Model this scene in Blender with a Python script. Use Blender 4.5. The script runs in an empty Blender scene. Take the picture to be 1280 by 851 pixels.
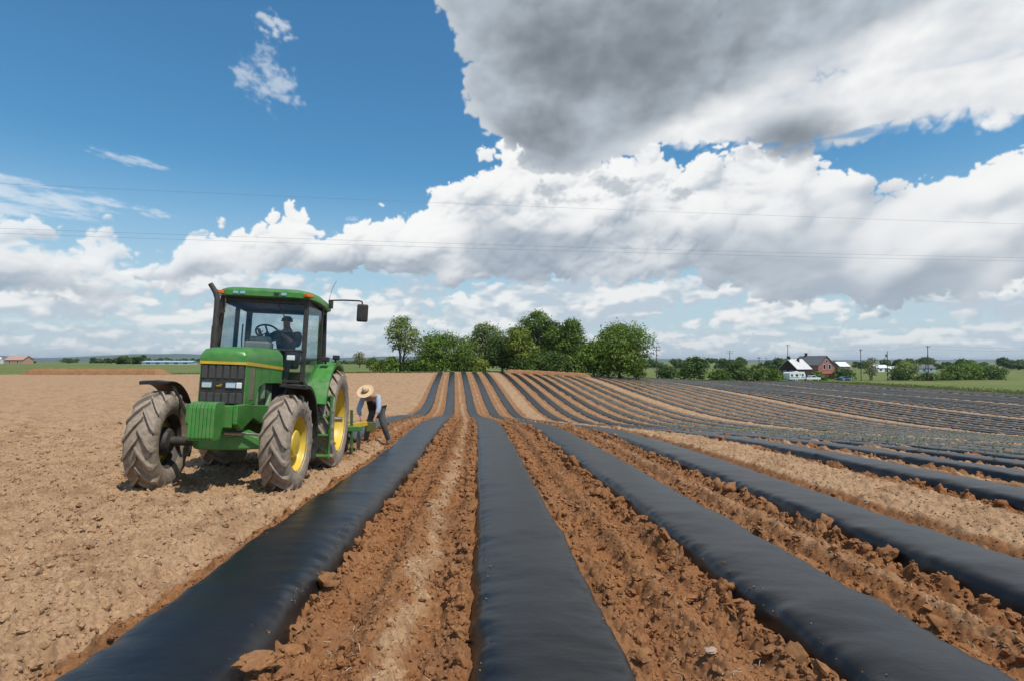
import bpy, bmesh, math, random
import numpy as np
from mathutils import Vector, Matrix, Quaternion, noise as mnoise
random.seed(11); RNG = np.random.default_rng(11)
S = bpy.context.scene
COL = S.collection
R = math.radians

# ------------------------------------------------------------------ render / view
S.render.engine = 'CYCLES'
S.view_settings.view_transform = 'Standard'
S.view_settings.look = 'None'
S.view_settings.exposure = 0.0
S.view_settings.gamma = 1.0
S.cycles.max_bounces = 8
S.cycles.diffuse_bounces = 3
S.cycles.glossy_bounces = 3
S.cycles.transmission_bounces = 6
S.cycles.transparent_max_bounces = 16
S.cycles.use_denoising = True

# ------------------------------------------------------------------ materials
def new_mat(name):
    m = bpy.data.materials.new(name); m.use_nodes = True
    nt = m.node_tree
    b = nt.nodes['Principled BSDF']
    return m, nt, b
def nd(nt, typ, **kw):
    n = nt.nodes.new(typ)
    for k, v in kw.items():
        if k in n.inputs: n.inputs[k].default_value = v
        else: setattr(n, k, v)
    return n
def lk(nt, a, b): nt.links.new(a, b)
def noise(nt, scale, detail=6, rough=.55, vec=None, dist=0.0):
    n = nd(nt, 'ShaderNodeTexNoise'); n.inputs['Scale'].default_value = scale
    n.inputs['Detail'].default_value = detail; n.inputs['Roughness'].default_value = rough
    n.inputs['Distortion'].default_value = dist
    if vec is not None: lk(nt, vec, n.inputs['Vector'])
    return n.outputs['Fac']
def obj_co(nt): return nd(nt, 'ShaderNodeTexCoord').outputs['Object']
def ramp(nt, fac, stops, interp='LINEAR'):
    r = nd(nt, 'ShaderNodeValToRGB'); e = r.color_ramp.elements; r.color_ramp.interpolation = interp
    while len(e) < len(stops): e.new(0.5)
    for i, (p, c) in enumerate(stops):
        e[i].position = p; e[i].color = (c[0], c[1], c[2], 1) if not isinstance(c, (int, float)) else (c, c, c, 1)
    lk(nt, fac, r.inputs['Fac']); return r.outputs['Color']
def mixc(nt, fac, a, b, mode='MIX'):
    m = nd(nt, 'ShaderNodeMix'); m.data_type = 'RGBA'; m.blend_type = mode
    for i, v in ((0, fac), (6, a), (7, b)):
        if hasattr(v, 'links'): lk(nt, v, m.inputs[i])
        elif isinstance(v, (tuple, list)): m.inputs[i].default_value = (v[0], v[1], v[2], 1)
        else: m.inputs[i].default_value = v if i == 0 else (v, v, v, 1)
    return m.outputs[2]
def mth(nt, op, a, b=None, c=None, clamp=False):
    m = nd(nt, 'ShaderNodeMath'); m.operation = op; m.use_clamp = clamp
    for i, v in enumerate((a, b, c)):
        if v is None: continue
        if hasattr(v, 'links'): lk(nt, v, m.inputs[i])
        else: m.inputs[i].default_value = v
    return m.outputs[0]
def bump(nt, h, strength, dist, b, normal=None):
    n = nd(nt, 'ShaderNodeBump'); n.inputs['Strength'].default_value = strength; n.inputs['Distance'].default_value = dist
    lk(nt, h, n.inputs['Height'])
    if normal is not None: lk(nt, normal, n.inputs['Normal'])
    lk(nt, n.outputs['Normal'], b.inputs['Normal']); return n.outputs['Normal']

def simple(name, col, rough=.5, metal=0.0, var=.25, scale=6.0, dust=0.0, dustcol=(.30, .20, .12), spec=.5, bmp=0.0):
    """a plain coat with blotchy wear and, where asked, dust lying in patches"""
    m, nt, b = new_mat(name); co = obj_co(nt)
    f = noise(nt, scale, 6, .6, co)
    lo = tuple(max(0, c * (1 - var)) for c in col); hi = tuple(min(1, c * (1 + var)) for c in col)
    c = ramp(nt, f, [(.3, lo), (.7, hi)])
    if dust > 0:
        g = noise(nt, scale * 2.3, 8, .65, co)
        k = ramp(nt, g, [(.5 - dust * .35, 0), (.95 - dust * .35, min(1, dust * 1.3))])
        c = mixc(nt, k, c, dustcol)
        lk(nt, mth(nt, 'ADD', mth(nt, 'MULTIPLY', k, .5), rough, clamp=True), b.inputs['Roughness'])
    else:
        lk(nt, mth(nt, 'ADD', mth(nt, 'MULTIPLY', f, .15), rough - .07, clamp=True), b.inputs['Roughness'])
    lk(nt, c, b.inputs['Base Color'])
    b.inputs['Metallic'].default_value = metal
    b.inputs['Specular IOR Level'].default_value = spec
    if bmp > 0: bump(nt, noise(nt, scale * 8, 5, .6, co), .5, bmp, b)
    return m

# ------------------------------------------------------------------ objects
def tag(o, label=None, cat=None, group=None, kind=None):
    if label: o['label'] = label
    if cat: o['category'] = cat
    if group: o['group'] = group
    if kind: o['kind'] = kind
    return o
def empty(name, loc, label, cat, group=None, rz=0.0):
    o = bpy.data.objects.new(name, None); COL.objects.link(o)
    o.location = loc; o.rotation_euler = (0, 0, rz); o.empty_display_size = .2
    return tag(o, label, cat, group)
def link(name, me, mats, parent=None, bevel=0.0, smooth=None, bseg=2):
    o = bpy.data.objects.new(name, me); COL.objects.link(o)
    for m in (mats if isinstance(mats, (list, tuple)) else [mats]): me.materials.append(m)
    if parent is not None: o.parent = parent
    if smooth is not None:
        me.polygons.foreach_set('use_smooth', [True] * len(me.polygons))
        if smooth < 179: me.set_sharp_from_angle(angle=R(smooth))
    if bevel > 0:
        md = o.modifiers.new('Bevel', 'BEVEL'); md.width = bevel; md.segments = bseg; md.limit_method = 'ANGLE'; md.angle_limit = R(40)
    return o
class MB:
    """collects shapes, then links them as ONE mesh object"""
    def __init__(s): s.v = []; s.f = []; s.m = []; s.cur = 0
    def add(s, vs, fs):
        o = len(s.v); s.v += [tuple(p) for p in vs]
        for f in fs: s.f.append([i + o for i in f]); s.m.append(s.cur)
        return s
    def box(s, c, d, rot=None):
        vs = []
        for z in (-.5, .5):
            for x, y in ((-.5, -.5), (.5, -.5), (.5, .5), (-.5, .5)):
                p = Vector((x * d[0], y * d[1], z * d[2]))
                if rot is not None: p = rot @ p
                vs.append(p + Vector(c))
        return s.add(vs, [(3, 2, 1, 0), (4, 5, 6, 7), (0, 1, 5, 4), (1, 2, 6, 5), (2, 3, 7, 6), (3, 0, 4, 7)])
    def bar(s, a, b, w, h, up=(0, 0, 1)):
        a = Vector(a); b = Vector(b); d = (b - a); L = d.length; d.normalize()
        y = Vector(up).cross(d)
        if y.length < 1e-4: y = Vector((0, 1, 0)).cross(d)
        y.normalize(); z = d.cross(y)
        return s.box((a + b) / 2, (L, w, h), Matrix((d, y, z)).transposed())
    def tube(s, pts, r, n=10, cap=True):
        pts = [Vector(p) for p in pts]; k = len(pts)
        rs = r if isinstance(r, (list, tuple)) else [r] * k
        u = None; rings = []
        for i in range(k):
            t = (pts[min(i + 1, k - 1)] - pts[max(i - 1, 0)]).normalized()
            if u is None:
                u = t.orthogonal().normalized()
            else:
                u = (u - t * u.dot(t)); u = u.normalized() if u.length > 1e-6 else t.orthogonal().normalized()
            w = t.cross(u)
            rings.append([pts[i] + (u * math.cos(2 * math.pi * j / n) + w * math.sin(2 * math.pi * j / n)) * rs[i] for j in range(n)])
        vs = [p for g in rings for p in g]
        fs = [(i * n + j, i * n + (j + 1) % n, (i + 1) * n + (j + 1) % n, (i + 1) * n + j) for i in range(k - 1) for j in range(n)]
        if cap: fs += [tuple(range(n - 1, -1, -1)), tuple((k - 1) * n + j for j in range(n))]
        return s.add(vs, fs)
    def lathe(s, prof, n, c=(0, 0, 0), axis='Y', a0=0, a1=2 * math.pi, closed=False):
        """prof = (radius, along) pairs turned round the axis"""
        full = abs(a1 - a0 - 2 * math.pi) < 1e-6
        m = n if full else n + 1; vs = []; c = Vector(c)
        for i in range(m):
            a = a0 + (a1 - a0) * i / n
            for r, h in prof:
                if axis == 'Y': p = (r * math.cos(a), h, r * math.sin(a))
                elif axis == 'Z': p = (r * math.cos(a), r * math.sin(a), h)
                else: p = (h, r * math.cos(a), r * math.sin(a))
                vs.append(c + Vector(p))
        k = len(prof); fs = []
        for i in range(n):
            i2 = (i + 1) % m
            for j in range(k if closed else k - 1):
                j2 = (j + 1) % k
                fs.append((i * k + j, i2 * k + j, i2 * k + j2, i * k + j2))
        return s.add(vs, fs)
    def prism(s, poly, y0, y1, ax=(0, 2, 1)):
        """outline extruded; ax maps (u, v, depth) to xyz slots"""
        n = len(poly); vs = []
        for d in (y0, y1):
            for u, v in poly:
                p = [0, 0, 0]; p[ax[0]] = u; p[ax[1]] = v; p[ax[2]] = d; vs.append(p)
        return s.add(vs, [tuple(range(n)), tuple(range(2 * n - 1, n - 1, -1))] + [(i, i + n, (i + 1) % n + n, (i + 1) % n) for i in range(n)])
    def loft(s, rings, cap=True, closed=True):
        n = len(rings[0]); vs = [p for r in rings for p in r]; fs = []
        for i in range(len(rings) - 1):
            for j in range(n if closed else n - 1):
                fs.append((i * n + j, i * n + (j + 1) % n, (i + 1) * n + (j + 1) % n, (i + 1) * n + j))
        if cap and closed: fs += [tuple(range(n - 1, -1, -1)), tuple((len(rings) - 1) * n + j for j in range(n))]
        return s.add(vs, fs)
    def build(s, name, mats, parent=None, bevel=0.0, smooth=None, bseg=2):
        me = bpy.data.meshes.new(name); me.from_pydata([tuple(p) for p in s.v], [], s.f)
        me.polygons.foreach_set('material_index', s.m)
        bm = bmesh.new(); bm.from_mesh(me); bmesh.ops.recalc_face_normals(bm, faces=bm.faces); bm.to_mesh(me); bm.free()
        return link(name, me, mats, parent, bevel, smooth, bseg)
def np_mesh(name, V, F, attrs=None):
    """mesh from numpy arrays; F is (n, 3) or (n, 4)"""
    me = bpy.data.meshes.new(name); nv, nf, k = len(V), len(F), F.shape[1]
    me.vertices.add(nv); me.vertices.foreach_set('co', np.ascontiguousarray(V, dtype=np.float32).ravel())
    me.loops.add(nf * k); me.loops.foreach_set('vertex_index', np.ascontiguousarray(F, dtype=np.int32).ravel())
    me.polygons.add(nf); me.polygons.foreach_set('loop_start', np.arange(0, nf * k, k, dtype=np.int32))
    me.update(calc_edges=True)
    for nm, a in (attrs or {}).items():
        at = me.attributes.new(nm, 'FLOAT', 'POINT'); at.data.foreach_set('value', np.ascontiguousarray(a, dtype=np.float32).ravel())
    return me

# ------------------------------------------------------------------ numpy noise
def hraw(ix, iy, seed=0):
    x = ix.astype(np.int32).view(np.uint32) * np.uint32(374761393) + iy.astype(np.int32).view(np.uint32) * np.uint32(668265263) + np.uint32((seed * 1442695041) & 0xffffffff)
    x = (x ^ (x >> np.uint32(13))) * np.uint32(1274126177)
    x = (x ^ (x >> np.uint32(16))) * np.uint32(2246822519)
    return x ^ (x >> np.uint32(15))
def h2(ix, iy, seed=0): return (hraw(ix, iy, seed) & np.uint32(0xffffff)).astype(np.float32) / np.float32(0x1000000)
def perlin(x, y, seed=0):
    x = np.asarray(x); y = np.asarray(y)
    ix = np.floor(x); iy = np.floor(y); fx = (x - ix).astype(np.float32); fy = (y - iy).astype(np.float32)
    u = fx * fx * fx * (fx * (fx * 6 - 15) + 10); v = fy * fy * fy * (fy * (fy * 6 - 15) + 10)
    def g(a, b):
        t = h2(ix + a, iy + b, seed) * 2 * np.pi
        return np.cos(t) * (fx - a) + np.sin(t) * (fy - b)
    n0 = g(0, 0) * (1 - u) + g(1, 0) * u; n1 = g(0, 1) * (1 - u) + g(1, 1) * u
    return (n0 * (1 - v) + n1 * v) * 1.5
def fbm(x, y, oct=4, seed=0, gain=.5):
    a, s, o = 1.0, 1.0, 0
    for i in range(oct):
        o = o + a * perlin(x * s, y * s, seed + i * 17); a *= gain; s *= 2.03
    return o
def lumps(x, y, size, seed=0, power=1.0):
    """rounded clods: a dome in each cell of a jittered lattice, 0..1"""
    x = np.asarray(x / size); y = np.asarray(y / size); ix = np.floor(x); iy = np.floor(y)
    fx = (x - ix).astype(np.float32); fy = (y - iy).astype(np.float32); best = np.zeros(x.shape, np.float32)
    m = np.uint32(1023); k = np.float32(1 / 1023)
    for a in (-1, 0, 1):
        for b in (-1, 0, 1):
            h = hraw(ix + a, iy + b, seed); g = h * np.uint32(2654435761); g ^= g >> np.uint32(14)
            px = (h & m).astype(np.float32) * k + a; py = ((h >> np.uint32(10)) & m).astype(np.float32) * k + b
            rr = .32 + .42 * k * ((h >> np.uint32(20)) & m).astype(np.float32)
            hh = ((g & m).astype(np.float32) * k) ** power
            el = .6 + .8 * k * ((g >> np.uint32(10)) & m).astype(np.float32); an = np.pi * k * ((g >> np.uint32(20)) & m).astype(np.float32)
            c, s = np.cos(an), np.sin(an); dx = fx - px; dy = fy - py; u = dx * c + dy * s; w = dy * c - dx * s
            d2 = (u * u * el + w * w / el) / (rr * rr)
            best = np.maximum(best, np.sqrt(np.maximum(1 - d2, 0)) * hh)
    return best
def sstep(a, b, x):
    t = np.clip((x - a) / (b - a), 0, 1); return t * t * (3 - 2 * t)
# ------------------------------------------------------------------ the lie of the land
EYE = 1.70
CTRL = np.array([  # x, y, metres below the eye
 (0,-6,1.42),(0,0,1.6),(0,10,1.95),(0,20,2.3),(0,25,2.65),(0,30,3.06),(0,37,3.68),(0,42,4.06),(-1,47,4.38),(-1,53,4.62),(-1.5,60,4.35),
 (-2,71,3.6),(-3,85,2.8),(-3.5,100,2.1),(-4,112,1.95),(-4,130,2.3),(-4,170,3.5),
 (-4,14,2.08),(-4.4,25,2.55),(-4.4,40,3.8),(-6,55,4.0),(-6,71,3.25),(-10,100,2.1),(-12,40,3.1),(-15,60,3.2),
 (-4.75,8.4,1.755),(-2.7,8.4,1.845),(-4.75,11.1,1.93),(-2.7,11.1,2.01),(-8,-4,1.6),(-8,10,1.85),(-20,10,1.85),(-20,25,2.3),(-30,40,2.65),(-30,60,2.75),(-40,100,2.2),(-60,60,2.5),(-85,100,2.3),(-60,20,2.1),
 (-100,50,2.3),(-120,130,2.0),(-50,130,2.2),(-100,200,1.7),(-150,200,1.6),(-30,200,2.6),(-60,-5,1.9),(-120,0,2.1),
 (4.4,4.6,1.84),(8,8,2.0),(10,10.5,2.15),(12,12.5,2.35),(14,15,2.6),(24,25,3.8),(42,44,5.85),(60,63,6.1),(77,80,6.0),
 (7.8,15.4,2.3),(4.4,8.7,1.98),(24,47,5.3),(42,83,5.0),(60,118,5.5),(78,150,5.6),(7.8,27.7,3.4),(22,85,4.3),(38,150,4.0),(18,118,2.6),
 (7.5,46,5.0),(100,112,6.1),(100,164,6.0),(90,180,6.0),(130,210,6.0),(40,190,5.0),(60,30,5.3),(30,4,3.2),(60,0,5.0),(110,40,6.2),(150,100,6.3),(10,-5,1.75)], float)
def _tps(r2): return np.where(r2 > 0, .5 * r2 * np.log(np.maximum(r2, 1e-9)), 0)
_P = CTRL[:, :2] / 50.0; _n = len(_P)
_d = ((_P[:, None] - _P[None]) ** 2).sum(-1)
_A = np.zeros((_n + 3, _n + 3)); _A[:_n, :_n] = _tps(_d) + np.eye(_n) * 4e-4
_A[:_n, _n] = 1; _A[:_n, _n + 1:] = _P; _A[_n:, :_n] = _A[:_n, _n:].T
_w = np.linalg.solve(_A, np.r_[CTRL[:, 2], 0, 0, 0])
# a lattice of the spline, looked up bilinearly (0.5 m cells)
_gx = np.arange(-160, 160.1, .5); _gy = np.arange(-12, 214, .5)
_GX, _GY = np.meshgrid(_gx, _gy, indexing='ij')
_D = np.full(_GX.shape, _w[_n]) + _w[_n + 1] * _GX / 50 + _w[_n + 2] * _GY / 50
for (_px, _py), _ww in zip(_P, _w[:_n]):
    _D += _ww * _tps((_GX / 50 - _px) ** 2 + (_GY / 50 - _py) ** 2)
def depth(x, y):
    x = np.asarray(x, float); y = np.asarray(y, float)
    u = np.clip((x + 160) / .5, 0, len(_gx) - 1.001); v = np.clip((y + 12) / .5, 0, len(_gy) - 1.001)
    i = u.astype(int); j = v.astype(int); fu = u - i; fv = v - j
    fu = fu * fu * (3 - 2 * fu) * .35 + fu * .65; fv = fv * fv * (3 - 2 * fv) * .35 + fv * .65
    d = (_D[i, j] * (1 - fu) + _D[i + 1, j] * fu) * (1 - fv) + (_D[i, j + 1] * (1 - fu) + _D[i + 1, j + 1] * fu) * fv
    r = np.hypot(x, y)
    far = 1.2 + 4.8 * sstep(-60, 60, x / np.maximum(r, 1) * 100)
    return d + (far - d) * sstep(190, 420, r)
def gz(x, y): return EYE - depth(x, y)
def gzf(x, y): return float(gz(np.array([x]), np.array([y]))[0])

# ------------------------------------------------------------------ the beds: lateral position of each, in blocks with bare lanes between
def bend(y):
    t = (np.asarray(y, float) - 28) / 7
    return -.045 * 7 * np.log1p(np.exp(np.clip(t, -30, 30)))
BLOCKS = [[-3.75, -1.67, .42, 2.42, 4.45]] + [[s + 2.05 * k for k in range(n)] for s, n in ((7.85, 8), (25.6, 8), (43.4, 8), (61.2, 8), (79.0, 8), (96.8, 4))]
BEDS = [(b, k, L) for b, bl in enumerate(BLOCKS) for k, L in enumerate(bl)]
def bed_end(L): return 104 + .62 * max(0, L + 4)
def bed_start(b, k, L): return 15.6 if (b, k) == (0, 0) else (max(-4.0, .55 * L - 5))
_BL = np.array([L for _, _, L in BEDS])
_BS = np.array([bed_start(*t) for t in BEDS]); _BE = np.array([bed_end(L) for L in _BL])
def nearest_bed(x, y):
    """signed lateral distance to the nearest laid bed (99 where there is none)"""
    u = x - bend(y); out = np.full(u.shape, 99.0)
    for L, s, e in zip(_BL, _BS, _BE):
        d = u - L; ok = (y > s) & (y < e) & (np.abs(d) < np.abs(out))
        out = np.where(ok, d, out)
    return out
def row_profile(d, u, y):
    """soil relative to the field level: filled bed, furrow, ridge of thrown soil"""
    a = np.abs(d)
    p = np.where(a < .36, .02, 0.0)
    fur = -.13 * sstep(.36, .51, a) * (1 - sstep(.80, 1.02, a))
    heap = .055 * np.exp(-((a - .56) / .07) ** 2)
    return p + fur + heap
# ------------------------------------------------------------------ soil
def soil_material(name, attr=True, k=1.0):
    m, nt, b = new_mat(name); co = obj_co(nt)
    big = noise(nt, .35, 4, .5, co); mid = noise(nt, 4.5, 8, .62, co); fine = noise(nt, 34, 8, .7, co); grit = noise(nt, 140, 3, .6, co)
    dry = ramp(nt, fine, [(.28, (.225, .122, .060)), (.5, (.415, .258, .144)), (.72, (.56, .375, .222))])
    dry = mixc(nt, ramp(nt, mid, [(.42, 0), (.72, .55)]), dry, (.345, .205, .108))
    wet = ramp(nt, fine, [(.28, (.115, .043, .015)), (.5, (.240, .098, .036)), (.74, (.365, .165, .066))])
    wet = mixc(nt, ramp(nt, mid, [(.4, 0), (.7, .75)]), wet, (.335, .160, .066))
    if attr:
        fr = nd(nt, 'ShaderNodeAttribute', attribute_name='fresh').outputs['Fac']
        f = mth(nt, 'ADD', fr, mth(nt, 'MULTIPLY', mth(nt, 'SUBTRACT', mid, .5), 1.1))
        f = ramp(nt, f, [(.25, 0), (.75, 1)])
    else:
        f = ramp(nt, mid, [(.3, .35), (.6, 1)])
    c = mixc(nt, f, dry, wet)
    c = mixc(nt, ramp(nt, big, [(.35, 0), (.7, .35)]), c, mixc(nt, .5, c, (.42, .27, .15)))
    patch = noise(nt, 1.6, 6, .68, co)
    c = mixc(nt, ramp(nt, patch, [(.36, .55), (.52, 0)]), c, (.20, .100, .048))
    # pale chaff and dark crumbs
    c = mixc(nt, ramp(nt, grit, [(.68, 0), (.76, .55)]), c, (.56, .43, .28))
    c = mixc(nt, ramp(nt, grit, [(.26, .5), (.34, 0)]), c, (.10, .055, .028))
    if attr:
        gr = nd(nt, 'ShaderNodeAttribute', attribute_name='grass').outputs['Fac']
        gn = noise(nt, 1.3, 8, .7, co); gb = noise(nt, .035, 4, .6, co)
        gc = ramp(nt, gn, [(.3, (.060, .095, .018)), (.5, (.105, .150, .032)), (.72, (.185, .205, .062))])
        gc = mixc(nt, ramp(nt, gb, [(.35, 0), (.65, .7)]), gc, (.205, .185, .075))
        g = ramp(nt, mth(nt, 'ADD', gr, mth(nt, 'MULTIPLY', mth(nt, 'SUBTRACT', noise(nt, .8, 6, .7, co), .5), .9)), [(.4, 0), (.6, 1)])
        c = mixc(nt, g, c, gc)
    lk(nt, c, b.inputs['Base Color']); b.inputs['Roughness'].default_value = .95; b.inputs['Specular IOR Level'].default_value = .15
    h = mth(nt, 'ADD', mth(nt, 'MULTIPLY', fine, .7), mth(nt, 'MULTIPLY', grit, .3))
    n1 = bump(nt, mid, .6, .05 * k, b)
    bump(nt, h, .8, .018 * k, b, n1)
    return m
M_SOIL = soil_material('field_soil'); M_CLOD = soil_material('bank_soil', False); M_CLODS = soil_material('clod_soil', True, .18)

def soil_detail(x, y):
    """height of clods and crumbs, and how freshly turned the soil is"""
    d = nearest_bed(x, y); a = np.abs(d); r = np.hypot(x, y)
    u = x - bend(y)
    w = .07 * fbm(x * 1.3, y * 1.3, 3, 3)
    left_out = (d < 0) & (np.abs(u + 1.67 - d) < .05) & (y < 15)          # the unworked side of the first laid bed
    lim = np.where(left_out, .70, .98)
    fresh = sstep(.36, .42, a) * (1 - sstep(lim - .10, lim + .10, a + w))
    # loose soil thrown over the right half of the first gap stays brown, a pale strip is left in its middle
    gap = (np.abs(u - (-.50)) < .9) & (y < 60)
    fresh = np.where(gap, 1 - .70 * np.exp(-((u + .46 + w * 1.5) / .11) ** 2), fresh)
    gap2 = (np.abs(u - 1.42) < .8) & (y < 60)
    fresh = np.where(gap2, np.maximum(fresh, .78 + 1.4 * w), fresh)
    gap3 = (np.abs(u - 3.43) < .8) & (y < 60)
    fresh = np.where(gap3, np.maximum(fresh, .55 + 2.2 * w), fresh)
    far = sstep(22, 60, y)
    fresh = np.where(a > 50, 0, fresh) * (1 - .35 * far)
    # the strip the wheels have just pressed behind the tractor
    trail = np.exp(-((x + 3.77) / 1.15) ** 4) * sstep(10.5, 12.5, y) * (y < 40)
    fresh = np.maximum(fresh, trail * .9)
    bedmask = sstep(.35, .46, a)
    big = lumps(x, y, .21, 1, 1.6) * .095 + lumps(x, y, .115, 2, 1.2) * .060
    small = lumps(x, y, .060, 4, 1.0) * .026 + lumps(x, y, .034, 6, 1.0) * .014
    edge = np.exp(-((a - .57) / .16) ** 2)
    hf = big * (.50 + .75 * edge) + small * 1.1 + .022 * fbm(x * 5, y * 5, 4, 8)
    hd = small * 1.5 + lumps(x, y, .045, 14, 1.4) * .022 + lumps(x, y, .16, 12, 2.4) * .045 + lumps(x, y, .10, 13, 1.6) * .026 + .016 * fbm(x * 3, y * 3, 4, 9)
    h = (hf * fresh + hd * (1 - fresh)) * bedmask
    # the tread print down the middle of the first gap
    rut = np.exp(-((u + .92) / .16) ** 2) * (y < 40)
    h = h * (1 - .45 * rut) - rut * .02
    far_l = lumps(x, y, .55, 15, 1.6) * .10 + lumps(x, y, .30, 16, 1.4) * .06
    h = h + far_l * bedmask * sstep(9, 20, r) * (1 - .5 * sstep(60, 130, r))
    return h, np.clip(fresh, 0, 1), d

def ground():
    rr = [1.0]
    while rr[-1] < 14000:
        r = rr[-1]
        k = .0042 if r < 8 else .0065 if r < 40 else .012 if r < 210 else .05
        rr.append(r * (1 + k))
    rr = np.array(rr)
    c = R(3.2)
    fine = np.arange(c - R(50), c + R(50), .0024)
    coarse = np.linspace(c + R(50), c + R(310), 70)[:-1]
    th = np.r_[fine, coarse]; nt_ = len(th); nr = len(rr)
    TH, RR = np.meshgrid(th, rr, indexing='xy')            # rows = rings
    X = RR * np.sin(TH); Y = RR * np.cos(TH)
    X = X.ravel(); Y = Y.ravel()
    Z = gz(X, Y)
    near = np.hypot(X, Y) < 260
    hx, fr, d = soil_detail(X[near], Y[near])
    u = X[near] - bend(Y[near])
    # past the worked fields: grass.  far edge rises with u, right edge at 105 m, left edge of the bare field beyond 102 m
    xn, yn = X[near], Y[near]
    wob = 1.5 * fbm(xn * .15, yn * .15, 3, 40)
    fe = np.where(u < -4, 103 + .012 * (-4 - u), 104 + .62 * np.maximum(0, u + 4)) + 2.0
    g = np.maximum(sstep(-1, 1, yn + wob - fe), sstep(-1.2, 1.2, u + wob - 105))
    onfield = 1 - g
    Z[near] += (row_profile(d, u, yn) + hx) * onfield + g * .05 * fbm(xn * .8, yn * .8, 3, 44)
    fresh = np.zeros(len(X)); grass = np.ones(len(X)); fresh[near] = fr * onfield; grass[near] = g
    # wheel prints: the soil is pressed under the tyres
    V = np.c_[X, Y, Z]
    i = np.arange(nr - 1)[:, None] * nt_; j = np.arange(nt_)[None]; j2 = (j + 1) % nt_
    F = np.stack([i + j, i + j2, i + nt_ + j2, i + nt_ + j], -1).reshape(-1, 4)[:, ::-1]
    V = np.r_[V, [[0, 0, float(Z[:nt_].mean())]]]; cidx = len(V) - 1
    jj = np.arange(nt_); tri = np.stack([np.full(nt_, cidx), (jj + 1) % nt_, jj, jj], -1)
    me = np_mesh('ground', V, F, {'fresh': np.r_[fresh, 0], 'grass': np.r_[grass, 0]})
    o = link('ground', me, M_SOIL, smooth=180); tag(o, kind='structure'); return o
ground()

# ------------------------------------------------------------------ black film over the beds
def film_material(name, dusty):
    m, nt, b = new_mat(name); co = obj_co(nt)
    big = noise(nt, 1.1, 5, .6, co); fine = noise(nt, 22, 8, .7, co); sp = noise(nt, 90, 2, .5, co)
    ed = nd(nt, 'ShaderNodeAttribute', attribute_name='edge').outputs['Fac']
    k = mth(nt, 'ADD', mth(nt, 'MULTIPLY', ramp(nt, big, [(.35, 0), (.75, 1)]), .30 + dusty * .5), mth(nt, 'MULTIPLY', fine, .18))
    k = mth(nt, 'ADD', k, mth(nt, 'MULTIPLY', ed, .35), clamp=True)
    k = mth(nt, 'MULTIPLY', k, .15 + dusty * 1.15, clamp=True)
    c = mixc(nt, k, (.0042, .0048, .0062), (.115, .085, .060) if dusty < .3 else (.34, .285, .22))
    c = mixc(nt, ramp(nt, sp, [(.78, 0), (.83, .5)]), c, (.26, .20, .15))
    lk(nt, c, b.inputs['Base Color'])
    lk(nt, mth(nt, 'ADD', mth(nt, 'MULTIPLY', k, .35), mth(nt, 'ADD', .30, mth(nt, 'MULTIPLY', fine, .10)), clamp=True), b.inputs['Roughness'])
    b.inputs['Specular IOR Level'].default_value = .42
    n1 = bump(nt, noise(nt, 6, 3, .5, co, .3), .16, .03, b)
    mp = nd(nt, 'ShaderNodeMapping'); mp.inputs['Scale'].default_value = (2.2, 15.0, 2.2); lk(nt, co, mp.inputs['Vector'])
    cr = ramp(nt, noise(nt, 1.0, 4, .55, mp.outputs[0], .6), [(.35, 0), (.5, 1), (.56, .75), (.75, 0)])
    n2 = bump(nt, cr, .05, .010, b, n1)
    bump(nt, fine, .10, .003, b, n2)
    return m
M_FILM = film_material('black_film', .06); M_FILM2 = film_material('dusty_film', .34); M_FILM3 = film_material('pale_dusty_film', .62)
SEC = [(-.60, -.24), (-.57, -.20), (-.535, -.12), (-.510, -.03), (-.485, .050), (-.45, .092), (-.39, .112), (-.27, .122), (-.14, .130), (0, .133)]
SEC = [(a * .90, z) for a, z in SEC]
SEC = SEC + [(-s, z) for s, z in SEC[-2::-1]]
SEC_FAR = [SEC[i] for i in (0, 2, 4, 5, 7, 9, 11, 13, 14, 16, 18)]
ORD = ['first', 'second', 'third', 'fourth', 'fifth', 'sixth', 'seventh', 'eighth']
BLK = ['in the newest block beside the tractor', 'in the first block beyond the wide bare lane', 'in the second block beyond the wide bare lane',
       'in the third block beyond the wide bare lane', 'in the fourth block beyond the wide bare lane', 'in the fifth block, near the grass verge', 'in the last short block along the grass verge']
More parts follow.
